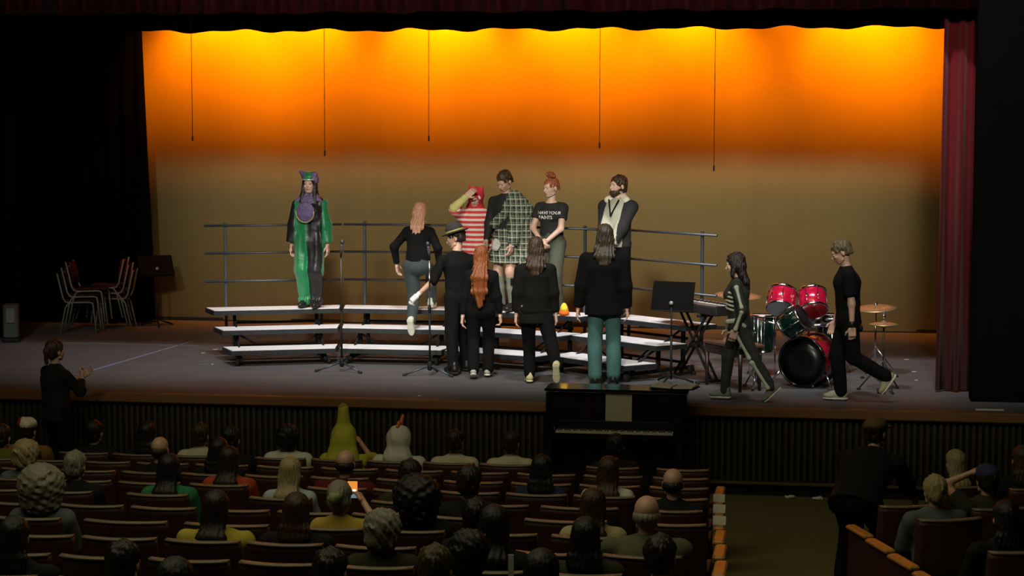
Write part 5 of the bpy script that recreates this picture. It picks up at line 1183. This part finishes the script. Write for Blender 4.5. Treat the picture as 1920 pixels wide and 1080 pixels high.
# ------------------------------------------------------------------ main block seats, set under the people of each row
m_card = mat('card_white', (.5, .48, .40), .8, var=.05)
GAP = .527
for k in range(0, 12):
    xe = project_x(k); x0 = xe-.05-SW/2; ppl = sorted([[a[1], a[5]] for a in AUD if a[0] == k and a[5] is not None], key=lambda q: -q[0])
    for n_ in range(60):                      # neighbours keep a seat's width apart
        for q, a in enumerate(ppl):
            a[0] = min(a[0], x0)
            if q and ppl[q-1][0]-a[0] < GAP: c = (GAP-(ppl[q-1][0]-a[0]))/2; ppl[q-1][0] += c; a[0] -= c
    spots = []; cur = x0; last = None         # (x, width, label of the sitter)
    for a in ppl:
        a[1].location.x = a[0]; g = (cur if last is not None else x0)-a[0]; n_ = int((g+1e-4)/GAP)
        if last is not None: st = g/max(1, n_); spots += [(cur-st*q, st, None) for q in range(1, n_)]
        else: st = GAP if n_ == 0 else g/n_; spots += [(x0-st*q, st, None) for q in range(n_)]
        spots.append((a[0], min(st, .6), a[1]['label'])); cur = a[0]; last = a
    while k < 10 and project((cur-.28, row_y(k), row_fz(k)+.8))[0] > -40: cur -= .54; spots.append((cur, .54, None))
    for q, (x, st, sl_) in enumerate(spots):
        if k >= 10 and sl_ is None: continue
        near = (spots[q+1][2] if q+1 < len(spots) else None) or (spots[q-1][2] if q else None)
        lab = 'seat under the '+sl_ if sl_ else 'empty seat beside the '+near if near else 'empty dark red theatre seat in the %s row of the main block' % ORD[min(k, 9)]
        o = place_seat(x, row_y(k), row_fz(k), 0, ' '.join(lab.replace(',', '').split()[:16]), 'main block seats')
        if sl_ is None and st > .56 and q: o.scale = (min(st/.545, 1.2), 1, 1)
    if k >= 10: continue
    t = empty('row_end_panel', (xe, row_y(k)+.14, row_fz(k)), 0, 'black end panel with orange wood top on the %s main block row' % ORD[k], 'end panel', 'row end panels of the main block')
    MB().box((0, 0, .29), (.035, .42, .58), bev=.01).build('panel', m_std, t); MB().box((.005, 0, .605), (.085, .40, .035), bev=.012).build('arm_top', M_WOODARM, t)
    if 1 <= k <= 3:
        o = MB().box((0, 0, 0), (.10, .085, .004), Matrix.Rotation(.75, 3, 'X')).build('row_card', m_card); o.location = (xe+.005, row_y(k)+.04, row_fz(k)+.655); tag(o, 'white paper card on the arm top of the aisle end, %s card of three' % ('', 'front', 'middle', 'rear')[k], 'card', 'paper cards on the aisle end')
# glowing phone, programs and bits on the floor
mw = PH[0].matrix_basis; kk = PH[1]; tip = mw @ Vector([float(c) for c in (kk.wr[0]+nrm(kk.wr[0]-kk.el[0])*.10+V3(.045, -.02, .02))])
t = empty('phone', tip, 0.1, 'phone with a lit orange screen held up by the mustard top', 'phone')
MB().box((0, .004, 0), (.075, .010, .15), bev=.004).build('phone_case', M_GLOSSBLACK, t)
MB().box((0, -.002, .02), (.068, .002, .075)).build('screen', mat('screen_orange', (.1, .04, .01), .3, emit=(1.0, .36, .05), es=.8), t)
MB().box((-.0, -.002, -.04), (.068, .002, .04)).build('screen_base', mat('screen_grey', (.05, .06, .07), .3, emit=(.35, .45, .5), es=.4), t)
MB().box((.012, -.0035, -.008), (.022, .002, .02)).build('screen_glare', mat('screen_white', (.3, .3, .3), .3, emit=(1, 1, 1), es=1.2), t)
def sheet(px, py, y, d, R, label, m=M_PAPER, name='program'):
    q = at_y(px, py, y); o = MB().box((0, 0, 0), d, R).build(name, m); o.location = Vector([float(c) for c in q]); tag(o, label, 'paper'); return o
sheet(1120, 1068, row_y(8)+.02+.45, (.15, .10, .003), Matrix.Rotation(.5, 3, 'Y') @ Matrix.Rotation(.5, 3, 'X'), 'white program held by a dark haired person')
sheet(958, 1064, row_y(9)+.3, (.03, .006, .14), None, 'narrow white paper strip standing beside the black haired person')
for px, py, lb in ((1480, 935, 'scrap of white paper on the floor under the stage ledge'), (1532, 938, 'grey crumpled paper on the floor under the stage ledge')):
    q = at_z(px, py, .0); o = sub_obj(None, 'paper_scrap', surface([ell((0, 0, .018), (.05, .03, .018)), ell((.03, .01, .02), (.03, .03, .02))], .008, .01, disp=folds(.005, int(px), 120), clip=[(V3(0, 0, 0), V3(0, 0, -1))]), M_PAPER); o.location = (q[0], q[1], .001); tag(o, lb, 'paper')
q = at_z(1374, 1056, floor_z(-8.2)+.02); o = MB().tube([(-.07, 0, 0), (.05, 0, 0)], .014, 10).tube([(.05, 0, 0), (.056, 0, 0), (.075, 0, 0)], [.016, .034, .034], 12).build('aisle_metal_piece', mat('pale_metal', (.35, .36, .33), .5, .3)); o.location = (q[0], q[1], floor_z(q[1])+.036); tag(o, 'small pale metal piece with a round cap on the aisle carpet', 'fitting')  # plain metal bar with a round cap, use unknown
